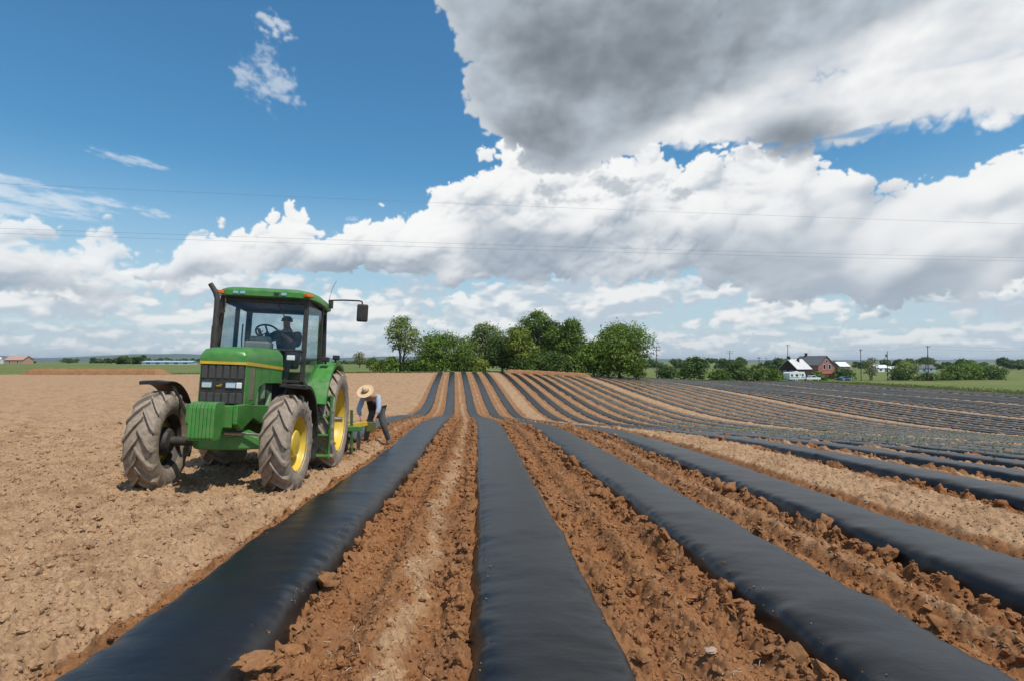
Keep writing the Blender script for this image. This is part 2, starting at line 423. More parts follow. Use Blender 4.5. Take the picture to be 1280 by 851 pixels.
def make_bed(b, k, L):
    y0, y1 = bed_start(b, k, L), bed_end(L)
    near = b == 0 or (b == 1 and k < 4)
    ys = [y0]
    while ys[-1] < y1:
        y = ys[-1]; r = max(2.5, math.hypot(y, L))
        ys.append(y + (max(.018, .0065 * r) if near else .012 * r))
    ys = np.array(ys)
    sec = np.array([s for s in (SEC if near else SEC_FAR)])
    if near:                                                       # finer across
        t = np.linspace(0, len(sec) - 1, 46); sec = np.c_[np.interp(t, np.arange(len(sec)), sec[:, 0]), np.interp(t, np.arange(len(sec)), sec[:, 1])]
        for _ in range(2): sec[1:-1] = (sec[:-2] + 2 * sec[1:-1] + sec[2:]) / 4
    YY, SS = np.meshgrid(ys, sec[:, 0], indexing='ij'); ZZ = np.broadcast_to(sec[:, 1], YY.shape)
    wob = .022 * fbm(ys * .9 + 7 * L, ys * 0 + L, 3, 60)[:, None]
    XX = L + bend(YY) + SS * (1 + .05 * fbm(ys * .6, ys * 0 + L * 3, 3, 62)[:, None]) + wob
    shoulder = np.exp(-((np.abs(SS) - .41) / .09) ** 2)
    rip = perlin(YY * 7.5 + 1.5 * perlin(SS * 2.2 + L, YY * .8, 71), SS * 1.6 + 9 * L, 70)
    rip2 = perlin(YY * 19 + perlin(SS * 4, YY * 2, 72), SS * 4 + 5 * L, 73)
    dent = np.clip(perlin(YY * 3.1 + L, SS * 2.3 + 4 * L, 75) - .25, 0, 1)
    und = .016 * fbm(YY * 1.1 + L, SS * .8, 3, 77)
    Z = gz(XX, YY) + ZZ + (rip * .0050 + rip2 * .0020) * (.22 + 1.9 * shoulder) - dent * .032 * shoulder + und
    edge = sstep(.34, .48, np.abs(SS))
    n, m_ = YY.shape
    V = np.stack([XX, YY, Z], -1).reshape(-1, 3)
    i = np.arange(n - 1)[:, None] * m_; j = np.arange(m_ - 1)[None]
    F = np.stack([i + j, i + j + 1, i + m_ + j + 1, i + m_ + j], -1).reshape(-1, 4)
    me = np_mesh('plastic_covered_bed', V, F, {'edge': edge.ravel()})
    dusty = M_FILM if b == 0 or (b == 1 and k < 4) else (M_FILM3 if (b, k) in ((1, 5), (1, 7), (2, 1), (2, 2), (2, 4), (2, 6)) or b == 2 and k % 2 else M_FILM2)
    if b >= 3: dusty = M_FILM2 if (k + b) % 3 else M_FILM
    o = link('plastic_covered_bed', me, dusty, smooth=180)
    if b == 0:
        lab = ['black plastic bed just being laid, running uphill from behind the bent worker', 'wide black plastic bed right beside the tractor, left foreground',
               'black plastic bed running up the middle of the picture', 'black plastic bed in the right foreground, next to the middle bed',
               'black plastic bed on the right, last before the wide bare lane'][k]
    else:
        lab = f'{ORD[k]} black plastic bed {BLK[b]}'
    tag(o, lab, 'plastic bed', 'beds covered with black plastic'); return o
for t in BEDS: make_bed(*t)
# ------------------------------------------------------------------ tractor (local axes: x forward, y to its left, z up; origin under the rear axle)
M_GREEN = simple('tractor_green', (.034, .235, .030), .27, var=.18, scale=4, dust=.46, dustcol=(.22, .21, .11))
M_GREEN2 = simple('cast_green', (.020, .130, .024), .5, var=.3, scale=5, dust=.55, dustcol=(.20, .15, .09))
M_YEL = simple('wheel_yellow', (.68, .46, .035), .38, var=.12, scale=4, dust=.30, dustcol=(.40, .28, .13))
M_STRIPE = simple('stripe_yellow', (.62, .40, .03), .35, var=.1)
M_BLACK = simple('black_plastic', (.016, .015, .015), .5, var=.3, scale=5, dust=.35, dustcol=(.13, .10, .07))
M_DARK = simple('dark_metal', (.030, .028, .027), .55, var=.4, scale=6, dust=.4, dustcol=(.15, .11, .075))
M_GRILLE = simple('grille_mesh', (.050, .047, .045), .6, var=.25, scale=30, dust=.3, dustcol=(.14, .11, .09))
M_RUB = simple('tyre_rubber', (.13, .112, .098), .88, var=.22, scale=7, dust=1.0, dustcol=(.36, .285, .215), spec=.2, bmp=.003)
M_RUB2 = simple('old_rubber', (.03, .03, .03), .8, var=.3)
M_CHROME = simple('lamp_chrome', (.75, .76, .78), .14, .9, var=.05)
M_ORANGE = simple('amber_lens', (.75, .16, .02), .2, var=.1)
M_STEEL = simple('bare_steel', (.35, .33, .31), .35, .9, var=.2, scale=9, dust=.3)
M_SEAT = simple('seat_cloth', (.06, .05, .04), .9, var=.3)
M_CONS = simple('console_grey', (.30, .29, .25), .7, var=.12, dust=.3)
M_PALE = simple('pale_green_part', (.30, .42, .22), .6, var=.2, dust=.4)
def glass_mat(name, tint=(.86, .91, .92), rough=.02, dust=.10):
    m = bpy.data.materials.new(name); m.use_nodes = True; nt = m.node_tree
    for n in list(nt.nodes):
        if n.type != 'OUTPUT_MATERIAL': nt.nodes.remove(n)
    tr = nd(nt, 'ShaderNodeBsdfTransparent'); tr.inputs['Color'].default_value = (*tint, 1)
    gl = nd(nt, 'ShaderNodeBsdfGlossy'); gl.inputs['Roughness'].default_value = rough
    df = nd(nt, 'ShaderNodeBsdfDiffuse'); df.inputs['Color'].default_value = (.42, .36, .28, 1)
    lw = nd(nt, 'ShaderNodeLayerWeight'); lw.inputs['Blend'].default_value = .5
    fr = mth(nt, 'MULTIPLY_ADD', mth(nt, 'POWER', lw.outputs['Facing'], 4.0), .55, .035)
    a = nd(nt, 'ShaderNodeMixShader'); lk(nt, fr, a.inputs[0]); lk(nt, tr.outputs[0], a.inputs[1]); lk(nt, gl.outputs[0], a.inputs[2])
    b = nd(nt, 'ShaderNodeMixShader'); lk(nt, ramp(nt, noise(nt, 3.0, 7, .65, obj_co(nt)), [(.42, 0), (.85, dust)]), b.inputs[0])
    lk(nt, a.outputs[0], b.inputs[1]); lk(nt, df.outputs[0], b.inputs[2])
    lk(nt, b.outputs[0], [n for n in nt.nodes if n.type == 'OUTPUT_MATERIAL'][0].inputs['Surface']); return m
M_GLASS = glass_mat('cab_glass')

YAW = R(3.5); FX, FY = -3.70, 8.4                                  # front axle on the ground
TX, TY = FX - 2.7 * math.sin(YAW), FY + 2.7 * math.cos(YAW)
_zl, _zr = gzf(FX + .90, FY), gzf(FX - .90, FY); _yl, _yr = gzf(TX + .93, TY), gzf(TX - .93, TY)
PITCH = math.atan2((_zl + _zr) / 2 - (_yl + _yr) / 2, 2.7); ROLL = math.atan2(((_zl - _zr) + (_yl - _yr)) / 2, 1.88)
T = empty('tractor', (TX, TY, (_yl + _yr) / 2 - .06), 'large green farm tractor with yellow wheels standing on the bare soil at the left', 'tractor')
T.rotation_euler = (ROLL, -PITCH, R(-90) + YAW)

def make_wheel(cx, cy, side, Rt, wd, Rr, nl, lug_h, planet):
    """a tyre with chevron lugs, dished rim and hub; side = +1 outer face to the left"""
    h = wd / 2
    prof = [(Rr - .01, -h * .80), (Rr + .035, -h * .92), (Rr + (Rt - Rr) * .45, -h * 1.04), (Rt - .10, -h * .96), (Rt - .070, -h * .82), (Rt - .058, -h * .45), (Rt - .054, 0)]
    prof = prof + [(r, -y) for r, y in prof[-2::-1]]
    mb = MB(); mb.lathe(prof, 72, axis='Y')
    tyre_r = lambda y: np.interp(abs(y), [0, h * .45, h * .82, h * .96, h * 1.04], [Rt - .056, Rt - .060, Rt - .074, Rt - .105, Rt - .20])
    for sd in (-1, 1):
        for i in range(nl):
            a0 = 2 * math.pi * (i + (.5 if sd > 0 else 0)) / nl; rings = []
            ys = [-.06 * h, .22 * h, .50 * h, .76 * h, .95 * h, 1.03 * h]
            sweep = [0, .30, .62, .90, 1.06, 1.12]; ht = [.9, 1, 1, 1, .95, .5]; wdt = [.026, .026, .029, .035, .040, .044]
            for y, s_, k, w in zip(ys, sweep, ht, wdt):
                a = a0 - s_ * (2 * math.pi / nl) * 1.05
                r0 = tyre_r(y) - .02; r1 = min(Rt, tyre_r(y) + lug_h * k); ring = []
                for da, r in ((-w * 1.5 / Rt, r0), (-w * .72 / Rt, r1), (w * .72 / Rt, r1), (w * 1.5 / Rt, r0)):
                    ring.append((r * math.cos(a + da), sd * y, r * math.sin(a + da)))
                rings.append(ring)
            mb.loft(rings)
    w = bpy.data.objects.new('wheel', None); COL.objects.link(w); w.parent = T; w.location = (cx, cy, Rt); w.empty_display_size = .2
    mb.build('tyre', M_RUB, w, smooth=35)
    rb = MB(); s = side
    rp = [(Rr + .015, s * h * .90), (Rr + .012, s * h * .82), (Rr - .012, s * h * .80), (Rr - .025, s * h * .62), (Rr - .06, s * h * .40), (Rr - .065, s * -h * .05),
          (Rr - .10, s * -h * .12), (Rr * .80, s * -h * .16), (Rr * .62, s * (-h * .02)), (Rr * .40, s * h * .10), (Rr * .12, s * h * .10), (.001, s * h * .10)]
    rb.lathe(rp, 56, axis='Y')
    ib = MB(); ib.lathe([(Rr - .006, -s * h * .80), (Rr - .05, -s * h * .5), (Rr - .062, -s * h * .1), (Rr * .7, -s * h * .22)], 56, axis='Y'); ib.build('inner_rim', M_DARK if planet else M_YEL, w, smooth=40)  # front inner rims coloured dark, the shade inside the wheel painted in
    rim = rb.build('rim', M_YEL, w, smooth=40)
    hb = MB()
    if planet:
        hb.lathe([(Rr * .50, s * h * .06), (Rr * .50, s * h * .55), (Rr * .46, s * h * .66), (Rr * .25, s * h * .72), (.001, s * h * .74)], 32, axis='Y')
    else:
        hb.lathe([(Rr * .34, s * h * .08), (Rr * .34, s * h * .26), (Rr * .22, s * h * .34), (Rr * .09, s * h * .40), (Rr * .085, s * h * 1.05), (.001, s * h * 1.06)], 32, axis='Y')
    hb.build('hub', M_YEL if planet else M_STEEL, w, smooth=40)
    if planet:
        db = MB(); db.lathe([(.001, -s * h * .98), (Rr * .40, -s * h * .80), (Rr * .50, -s * h * .5), (Rr * .50, -s * h * .18)], 32, axis='Y'); db.build('axle_drum', M_DARK, w, smooth=40)
    return w
for sd in (1, -1):
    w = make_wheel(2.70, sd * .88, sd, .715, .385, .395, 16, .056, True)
    w.rotation_euler = (0, .13 * sd, R(-2.5 if sd > 0 else 3.0))
    w = make_wheel(0, sd * .93, sd, .955, .46, .595, 18, .060, False); w.rotation_euler = (0, .4 + .2 * sd, 0)

# chassis, engine, axles
b = MB(); b.box((.45, 0, .98), (2.2, .62, .56)); b.box((-.35, 0, 1.05), (.5, .5, .7)); b.build('transmission_housing', M_GREEN2, T, .04)
b = MB(); b.box((2.05, 0, 1.36), (1.25, .50, .62)); b.build('engine_block', M_DARK, T, .03)
for i, (x, y, z) in enumerate(((1.75, .28, 1.30), (2.1, .28, 1.48), (2.38, .27, 1.32))):
    b = MB(); b.tube([(x, y - .05, z - .14), (x, y, z - .12), (x, y, z + .12), (x, y - .05, z + .14)], .055, 12); b.build('oil_filter', M_PALE, T, smooth=40)
for s in (1, -1):
    b = MB(); b.prism([(3.22, 1.00), (3.22, 1.26), (2.95, 1.27), (1.45, 1.22), (1.45, 1.02), (2.2, .96), (2.55, 1.06), (2.9, .94), (3.0, .90)], s * .27, s * .335, (0, 2, 1)); b.build('frame_rail', M_GREEN, T, .012)
b = MB(); b.box((3.10, 0, 1.10), (.22, .53, .30)); b.build('front_bolster', M_GREEN, T, .012)
b = MB(); b.loft([[(2.70 + dx * k, y, .73 + dz * k + dzc) for dx, dz in ((-.13, -.11), (.13, -.11), (.13, .11), (-.13, .11))] for y, k, dzc in ((-.40, .60, 0), (-.36, .9, -.01), (-.28, 1.25, .03), (0, 1.5, .05), (.28, 1.25, .03), (.5, .80, -.01), (.74, .6, 0))])
b.prism([(2.48, .80), (2.92, .80), (2.88, 1.0), (2.52, 1.0)], -.22, .22); b.build('front_axle', M_GREEN, T, .03)
b = MB(); b.tube([(2.70, -.74, .72), (2.70, -.30, .72)], .065, 14); b.build('axle_shaft', M_DARK, T, smooth=40)
for s in (1,):
    b = MB(); b.tube([(2.90, s * .08, .86), (2.90, s * .32, .86), (2.90, s * .321, .86), (2.90, s * .60, .84)], [.042, .042, .020, .020], 12); b.build('steering_cylinder', M_STEEL, T, smooth=40)
b = MB(); b.tube([(0, -.78, .955), (0, -.35, .955), (0, .35, .955), (0, .78, .955)], [.12, .20, .20, .12], 20); b.build('rear_axle', M_GREEN2, T, smooth=40)
b = MB(); b.box((1.30, .60, .93), (1.0, .30, .46)); b.build('fuel_tank', M_BLACK, T, .07, bseg=3)
b = MB(); b.box((1.15, -.58, .90), (.8, .28, .42)); b.build('battery_box', M_BLACK, T, .05)

# front weights: seven slabs on a bracket
for i in range(7):
    y = -.138 + i * .046
    b = MB(); b.prism([(3.26, 1.27), (3.30, 1.30), (3.50, 1.30), (3.58, 1.28), (3.60, 1.22), (3.60, .84), (3.57, .80), (3.36, .80), (3.32, .90), (3.26, .98)], y, y + .042)
    b.build('front_weight', M_GREEN, T, .006)

# bonnet
def hood_ring(x, hw, z0, zs, zt, tw):
    """half section mirrored: side, shoulder stripe line, domed cap"""
    r = [(hw, z0), (hw, zs), (hw - .004, zs + .07), (hw - .016, zs + .62 * (zt - zs)), (tw + .022, zt - .035), (tw, zt - .010), (tw * .5, zt), (0, zt + .004)]
    r = r + [(-y, z) for y, z in r[-2::-1]]
    return [(x, y, z) for y, z in r]
b = MB()
b.loft([hood_ring(x, hw, zs - .02, zs, zt, tw) for x, hw, zs, zt, tw in ((2.962, .300, 1.885, 1.955, .25), (2.945, .315, 1.885, 2.005, .265), (2.89, .325, 1.885, 2.045, .27), (2.6, .338, 1.885, 2.090, .27), (2.2, .358, 1.885, 2.125, .28), (1.8, .378, 1.885, 2.150, .295), (1.42, .395, 1.885, 2.165, .305))])
b.build('hood', M_GREEN, T, smooth=50)
b = MB()
for s in (1, -1):
    b.loft([[(x, s * (hw - .01), 1.820), (x, s * (hw + .006), 1.820), (x, s * (hw + .006), 1.868), (x, s * (hw - .01), 1.868)] for x, hw in ((2.935, .316), (2.6, .340), (2.2, .360), (1.42, .397))])
b.box((2.945, 0, 1.846), (.03, .62, .048)); b.build('hood_stripe', M_STRIPE, T)
for s in (1, -1):
    b = MB(); b.loft([[(x, s * (hw - .03), z0), (x, s * hw, z0), (x, s * hw, 1.822), (x, s * (hw - .03), 1.822)] for x, hw, z0 in ((2.93, .312, 1.255), (2.52, .338, 1.265), (2.42, .343, 1.52), (2.2, .358, 1.58), (1.43, .394, 1.60))])
    pn = b.build('hood_side_panel', M_GREEN, T, .006)
    b = MB(); b.loft([[(x, s * (hw - .005), z0), (x, s * (hw + .004), z0), (x, s * (hw + .004), 1.79), (x, s * (hw - .005), 1.79)] for x, hw, z0 in ((2.78, .3225, 1.33), (2.64, .331, 1.33))])
    b.build('vent_panel', simple('dusty_vent', (.20, .17, .11), .85, var=.25) if s > 0 else bpy.data.materials['dusty_vent'], pn)
    for x in (2.60, 2.36, 2.02):
        b = MB(); hw = np.interp(x, [1.43, 2.2, 2.93], [.394, .358, .312]); b.box((x, s * (hw + .002), 1.70 if x < 2.5 else 1.56), (.012, .008, .22 if x < 2.5 else .46)); b.build('panel_seam', M_GREEN2, pn)
b = MB(); b.box((2.915, 0, 1.53), (.05, .60, .56)); gr = b.build('grille', M_BLACK, T, .012)
for i in range(6):
    for z, hh in ((1.715, .19), (1.345, .15)): b = MB(); b.box((2.942, -.245 + i * .098, z), (.018, .078, hh)); b.build('grille_panel', M_GRILLE, gr, .008)
for y in (-.20, .12):
    b = MB(); b.box((2.946, y, 1.528), (.025, .135, .085)); b.build('headlight', M_CHROME, T, .012)
b = MB(); b.box((2.946, .232, 1.528), (.025, .075, .085)); b.build('headlight', simple('lamp_white', (.72, .72, .70), .3, var=.08), T, .01)
b = MB(); b.prism([(-.085, 1.50), (-.035, 1.49), (.012, 1.50), (.02, 1.53), (.012, 1.56), (-.035, 1.568), (-.085, 1.56), (-.093, 1.53)], 2.94, 2.95, (1, 2, 0)); em = b.build('emblem', M_DARK, T)
b = MB()                                                          # the little leaping animal on the badge
b.prism([(-.070, 1.520), (-.052, 1.528), (-.040, 1.526), (-.020, 1.536), (-.006, 1.548), (-.002, 1.540), (-.014, 1.526), (-.008, 1.512), (-.024, 1.520), (-.044, 1.516), (-.060, 1.508)], 2.9502, 2.954, (1, 2, 0)); b.build('badge_figure', M_STRIPE, em)

# cab
PIL = {'front': (1.40, .715, 1.62, 1.30, .69, 3.04), 'mid': (.42, .77, 1.15, .42, .75, 3.06), 'rear': (-.12, .73, 1.75, -.06, .70, 3.06)}
for s in (1, -1):
    for k, (x0, y0, z0, x1, y1, z1) in PIL.items():
        b = MB(); b.bar((x0, s * y0, z0), (x1, s * y1, z1), .075 if k != 'mid' else .055, .075 if k != 'rear' else .10, (0, 1, 0)); b.build('cab_pillar', M_BLACK, T, .012)
b = MB(); b.box((.50, 0, 1.32), (1.75, 1.40, .12)); b.box((.12, 0, 1.58), (.45, 1.36, .5)); b.build('cab_floor', M_BLACK, T, .02)
b = MB(); b.bar((1.40, -.70, 1.63), (1.40, .70, 1.63), .05, .05); b.bar((1.405, -.70, 2.155), (1.405, .70, 2.155), .03, .035)
for s in (1, -1): b.bar((1.40, s * .70, 1.64), (.40, s * .79, 1.30), .05, .05); b.bar((-.10, s * .73, 2.02), (.36, s * .78, 2.02), .05, .06)
b.bar((-.10, -.73, 2.02), (-.10, .73, 2.02), .05, .06); b.bar((1.31, -.70, 3.0), (1.31, .70, 3.0), .06, .10); b.bar((-.06, -.70, 3.0), (-.06, .70, 3.0), .06, .10)
for s in (1, -1): b.bar((1.31, s * .70, 3.0), (-.06, s * .71, 3.0), .05, .10)
b.build('cab_frame', M_BLACK, T, .008)
def pane(name, p, th=.008):
    a, b_, c, d = [Vector(q) for q in p]; n = (b_ - a).cross(c - a).normalized() * th / 2
    m = MB(); m.loft([[q - n for q in (a, b_, c, d)], [q + n for q in (a, b_, c, d)]]); return m.build(name, M_GLASS, T)
pane('windshield', [(1.40, -.68, 2.17), (1.40, .68, 2.17), (1.315, .66, 2.96), (1.315, -.66, 2.96)])
for s in (1, -1):
    pane('lower_windshield', [(1.405, s * .41, 1.66), (1.405, s * .68, 1.66), (1.405, s * .68, 2.14), (1.405, s * .41, 2.14)])
    pane('door_window', [(1.37, s * .715, 1.68), (.42, s * .79, 1.36), (.39, s * .775, 2.96), (1.28, s * .695, 2.96)])
    pane('side_window', [(.34, s * .785, 2.06), (-.08, s * .735, 2.06), (-.03, s * .705, 2.96), (.34, s * .77, 2.96)])
pane('rear_window', [(-.10, -.70, 2.06), (-.10, .70, 2.06), (-.05, .68, 2.96), (-.05, -.68, 2.96)])
b = MB()
def roof_ring(z, k, dx=0): return [(x * k + .55 * (1 - k) + dx, y * k, z) for x, y in ((1.46, -.50), (1.44, -.62), (1.25, -.78), (.9, -.84), (-.05, -.83), (-.18, -.77), (-.18, .77), (-.05, .83), (.9, .84), (1.25, .78), (1.44, .62), (1.46, .50))]
b.loft([roof_ring(3.035, .97), roof_ring(3.05, 1.0), roof_ring(3.13, 1.0), roof_ring(3.175, .965), roof_ring(3.205, .86), roof_ring(3.215, .5)]); b.build('cab_roof', M_GREEN, T, smooth=35)
b = MB(); b.loft([roof_ring(3.015, .93), roof_ring(3.034, .93)]); b.build('roof_lining', M_BLACK, T)
for y in (-.44, -.33, .22, .34):
    b = MB(); b.box((1.462, y, 3.095), (.02, .085, .05)); b.build('roof_light', M_CHROME if abs(y) > .3 else M_BLACK, T, .006)
for s in (1, -1):
    b = MB(); b.box((1.36, s * .70, 3.095), (.14, .20, .055), Matrix.Rotation(s * R(-42), 3, 'Z')); b.build('amber_light', M_ORANGE, T, .01)
b = MB(); b.bar((1.345, .20, 2.98), (1.40, .53, 2.42), .014, .014); b.bar((1.385, .36, 2.66), (1.412, .56, 2.36), .01, .022); b.build('windshield_wiper', M_BLACK, T)
b = MB(); b.box((1.45, .52, 2.03), (.05, .13, .085)); b.build('work_light', simple('work_lamp', (.78, .78, .76), .35, var=.06), T, .012)
b = MB(); b.bar((1.44, .50, 1.98), (1.44, .71, 1.98), .02, .02); b.build('lamp_bracket', M_BLACK, T)
b = MB(); b.bar((.43, .83, 1.75), (.43, .83, 2.1), .03, .03); b.build('door_handle', M_BLACK, T)
# cab interior
b = MB(); b.box((.05, 0, 1.98), (.50, .52, .16)); b.bar((-.16, 0, 2.02), (-.24, 0, 2.62), .50, .14, (0, 1, 0)); b.build('driver_seat', M_SEAT, T, .05, bseg=3)
b = MB(); b.box((1.10, -.12, 2.06), (.30, .42, .50)); b.box((1.02, -.12, 2.34), (.16, .36, .10), Matrix.Rotation(R(-25), 3, 'Y')); b.build('dashboard', M_CONS, T, .04)
b = MB(); ang = [2 * math.pi * i / 28 for i in range(29)]; tilt = Matrix.Rotation(R(-38), 3, 'Y'); ctr = Vector((.74, -.10, 2.50))
b.tube([ctr + tilt @ Vector((.20 * math.cos(a), .20 * math.sin(a), 0)) for a in ang], .017, 8, False)
for a in (0, 2.1, 4.2): b.bar(ctr, ctr + tilt @ Vector((.2 * math.cos(a), .2 * math.sin(a), 0)), .03, .012)
b.tube([ctr, (.98, -.12, 2.20)], .03, 10); b.build('steering_wheel', M_RUB2, T, smooth=50)
b = MB(); b.tube([(.75, -.50, 1.9), (.85, -.50, 2.35), (.9, -.48, 2.62)], .012, 6); b.tube([(.6, -.45, 1.9), (.62, -.46, 2.2)], .02, 6); b.box((.3, -.52, 2.0), (.7, .18, .4)); b.build('control_console', M_BLACK, T)
# exhaust, mirror
b = MB(); b.tube([(1.52, -.70, 1.75), (1.52, -.70, 2.25), (1.52, -.70, 2.85), (1.52, -.705, 2.96), (1.53, -.735, 3.06), (1.54, -.79, 3.15), (1.545, -.825, 3.20)], [.046, .048, .046, .045, .044, .042, .040], 16, False)
b.tube([(1.52, -.70, 1.95), (1.52, -.70, 2.50)], .056, 18); b.build('exhaust_stack', M_DARK, T, smooth=50)
b = MB(); b.bar((1.50, -.68, 2.72), (1.30, -.66, 2.78), .03, .02); b.tube([(1.46, -.62, 2.70), (1.44, -.60, 2.86), (1.40, -.62, 3.02)], .009, 6); b.build('exhaust_bracket', M_DARK, T)
b = MB(); b.tube([(.12, .80, 3.06), (.12, .88, 3.24), (.12, 1.10, 3.255), (.12, 1.40, 3.255), (.12, 1.445, 3.24), (.12, 1.455, 3.18), (.12, 1.455, 2.92)], .016, 8); b.box((.14, .86, 3.16), (.10, .07, .16)); b.build('mirror_arm', M_BLACK, T, smooth=50)
b = MB(); b.box((.135, 1.465, 3.015), (.07, .215, .345)); mi = b.build('mirror', M_BLACK, T, .035, bseg=3)
b = MB(); b.box((.098, 1.465, 3.015), (.004, .18, .30)); b.build('mirror_glass', M_CHROME, mi)
b = MB(); b.tube([(.1, .80, 3.2), (.12, .86, 3.45), (.16, .94, 3.62)], .004, 5); b.build('radio_aerial', M_BLACK, T)
# fenders
def arc_sheet(cx, cz, r, a0, a1, y0, y1, th, n=20, lip=0.0, s=1):
    m = MB(); rings = []
    for i in range(n + 1):
        a = R(a0 + (a1 - a0) * i / n); c, q = math.cos(a), math.sin(a)
        o = [(y0, r - th), (y1, r - th - lip), (y1, r), ((y0 + y1) / 2, r + .012), (y0, r)]
        rings.append([(cx + rr_ * c, s * y, cz + rr_ * q) for y, rr_ in o])
    return m.loft(rings)
for s in (1, -1):
    m = arc_sheet(0, .955, 1.12, 16, 128, .70, 1.06, .03, 24, .05, s)
    m.prism([(1.12 * math.cos(R(a)), .955 + 1.12 * math.sin(R(a))) for a in range(16, 129, 8)] + [(-.5, 1.5), (.55, 1.15), (1.02, 1.15)], s * .70, s * .735); m.build('rear_fender', M_GREEN, T, smooth=35)
    b = MB(); b.box((.62, s * .92, 2.07), (.10, .13, .085)); b.box((.62, s * .92, 2.01), (.04, .04, .06)); b.build('fender_light', M_BLACK, T, .015)
    b = MB(); b.box((.30, s * 1.05, 2.13), (.10, .12, .085)); b.box((.30, s * 1.04, 2.07), (.04, .04, .06)); b.build('fender_light', M_BLACK, T, .015)
    m = arc_sheet(2.70, .73, .835, 78, 202, .76, 1.13, .018, 24, .03, s); m.bar((2.62, s * .55, 1.05), (2.60, s * .80, 1.50), .05, .03); m.build('front_fender', M_BLACK, T, smooth=35)
# steps up to the door
b = MB()
for y in (.80, 1.12): b.bar((.93, y, .32), (.86, y, 1.42), .025, .06, (0, 1, 0))
for z in (.36, .72, 1.04, 1.40): b.box((.90 - .07 * (z - .3), .96, z), (.20, .34, .035))
b.build('step_ladder', M_GREEN, T, .005)
b = MB(); b.tube([(1.02, 1.13, 1.42), (1.0, 1.14, 1.1), (.98, 1.14, .5)], .014, 8); b.build('grab_rail', M_GREEN2, T, smooth=50)
b = MB(); b.box((1.0, .72, 1.28), (.60, .28, .10)); b.build('cab_platform', M_BLACK, T, .02)
# three point linkage
for s in (1, -1):
    b = MB(); b.bar((-.30, s * .35, .80), (-1.25, s * .42, .62), .06, .09); b.bar((-.45, s * .32, 1.35), (-1.05, s * .40, .68), .04, .04); b.build('lift_arm', M_GREEN2, T, .01)
b = MB(); b.bar((-.45, 0, 1.25), (-1.25, 0, 1.05), .05, .05); b.build('top_link', M_GREEN2, T, .01)
# ------------------------------------------------------------------ people
M_SKIN = simple('skin', (.42, .23, .15), .6, var=.1)
M_TROUS = simple('work_trousers', (.060, .068, .075), .9, var=.3, scale=9, dust=.3)
M_SHIRT = simple('pale_blue_shirt', (.36, .42, .52), .9, var=.08)
M_VEST = simple('dark_vest', (.016, .017, .022), .9, var=.2)
M_STRAW = simple('straw', (.66, .45, .26), .85, var=.18, scale=30)
M_BOOT = simple('boot_leather', (.05, .035, .025), .7, var=.3, dust=.5)
M_DKSHIRT = simple('dark_work_shirt', (.035, .040, .055), .9, var=.2)
M_HAIR = simple('dark_hair', (.02, .014, .01), .8)
def skin_obj(name, V, E, rad, mat, parent=None, roots=(0,), sub=2):
    me = bpy.data.meshes.new(name); bm = bmesh.new(); ly = bm.verts.layers.skin.verify(); vs = [bm.verts.new(p) for p in V]
    for a, b in E: bm.edges.new((vs[a], vs[b]))
    for i, v in enumerate(vs):
        r = rad[i]; v[ly].radius = r if isinstance(r, tuple) else (r, r); v[ly].use_root = i in roots
    bm.to_mesh(me); bm.free()
    o = link(name, me, mat, parent)
    sk = o.modifiers.new('Skin', 'SKIN'); sk.use_smooth_shade = True; sk.branch_smoothing = .4
    ss = o.modifiers.new('Subsurf', 'SUBSURF'); ss.levels = sub; ss.render_levels = sub
    return o
def figure(J, body_mat):
    """J: joints.  returns the chains of a whole body and the parts clothes are cut from"""
    names = ['pelvis', 'spine', 'chest', 'neck', 'jaw', 'head', 'crown', 'sl', 'el', 'wl', 'pl', 'sr', 'er', 'wr', 'pr', 'hl', 'kl', 'al', 'tl', 'hr', 'kr', 'ar', 'tr', 'nose']
    rad = dict(pelvis=(.145, .11), spine=(.15, .11), chest=(.165, .125), neck=.058, jaw=.074, head=.094, crown=.078, sl=.066, el=.046, wl=.030, pl=.034, sr=.066, er=.046, wr=.030, pr=.034,
               hl=.095, kl=.060, al=.040, tl=.030, hr=.095, kr=.060, ar=.040, tr=.030, nose=.014)
    ed = [('pelvis', 'spine'), ('spine', 'chest'), ('chest', 'neck'), ('neck', 'jaw'), ('jaw', 'head'), ('head', 'crown'), ('chest', 'sl'), ('sl', 'el'), ('el', 'wl'), ('wl', 'pl'), ('chest', 'sr'), ('sr', 'er'), ('er', 'wr'), ('wr', 'pr'),
          ('pelvis', 'hl'), ('hl', 'kl'), ('kl', 'al'), ('al', 'tl'), ('pelvis', 'hr'), ('hr', 'kr'), ('kr', 'ar'), ('ar', 'tr'), ('head', 'nose')]
    return names, rad, ed
def fingers(J, w, p, V, E, rad, roots):
    """five short chains rooted in the palm, curling on from the wrist-palm line"""
    a, b = Vector(J[w]), Vector(J[p]); d = (b - a).normalized(); side = d.cross(Vector((0, 0, 1)))
    side = side.normalized() if side.length > .1 else Vector((1, 0, 0)); curl = side.cross(d).normalized()
    for k, (o, ln) in enumerate(((-.026, .060), (-.009, .074), (.009, .070), (.026, .056), (-.040, .046))):
        st = b + side * o * .9 + (d * .012 if k < 4 else -d * .02); dd = d if k < 4 else (d * .6 - side * .8).normalized()
        i = len(V); m_ = st + dd * ln * .55; e = m_ + (dd * .6 + curl * .8).normalized() * ln * .5
        V += [tuple(st), tuple(m_), tuple(e)]; E += [(i, i + 1), (i + 1, i + 2)]; rad += [.0095, .0085, .007]; roots.append(i)
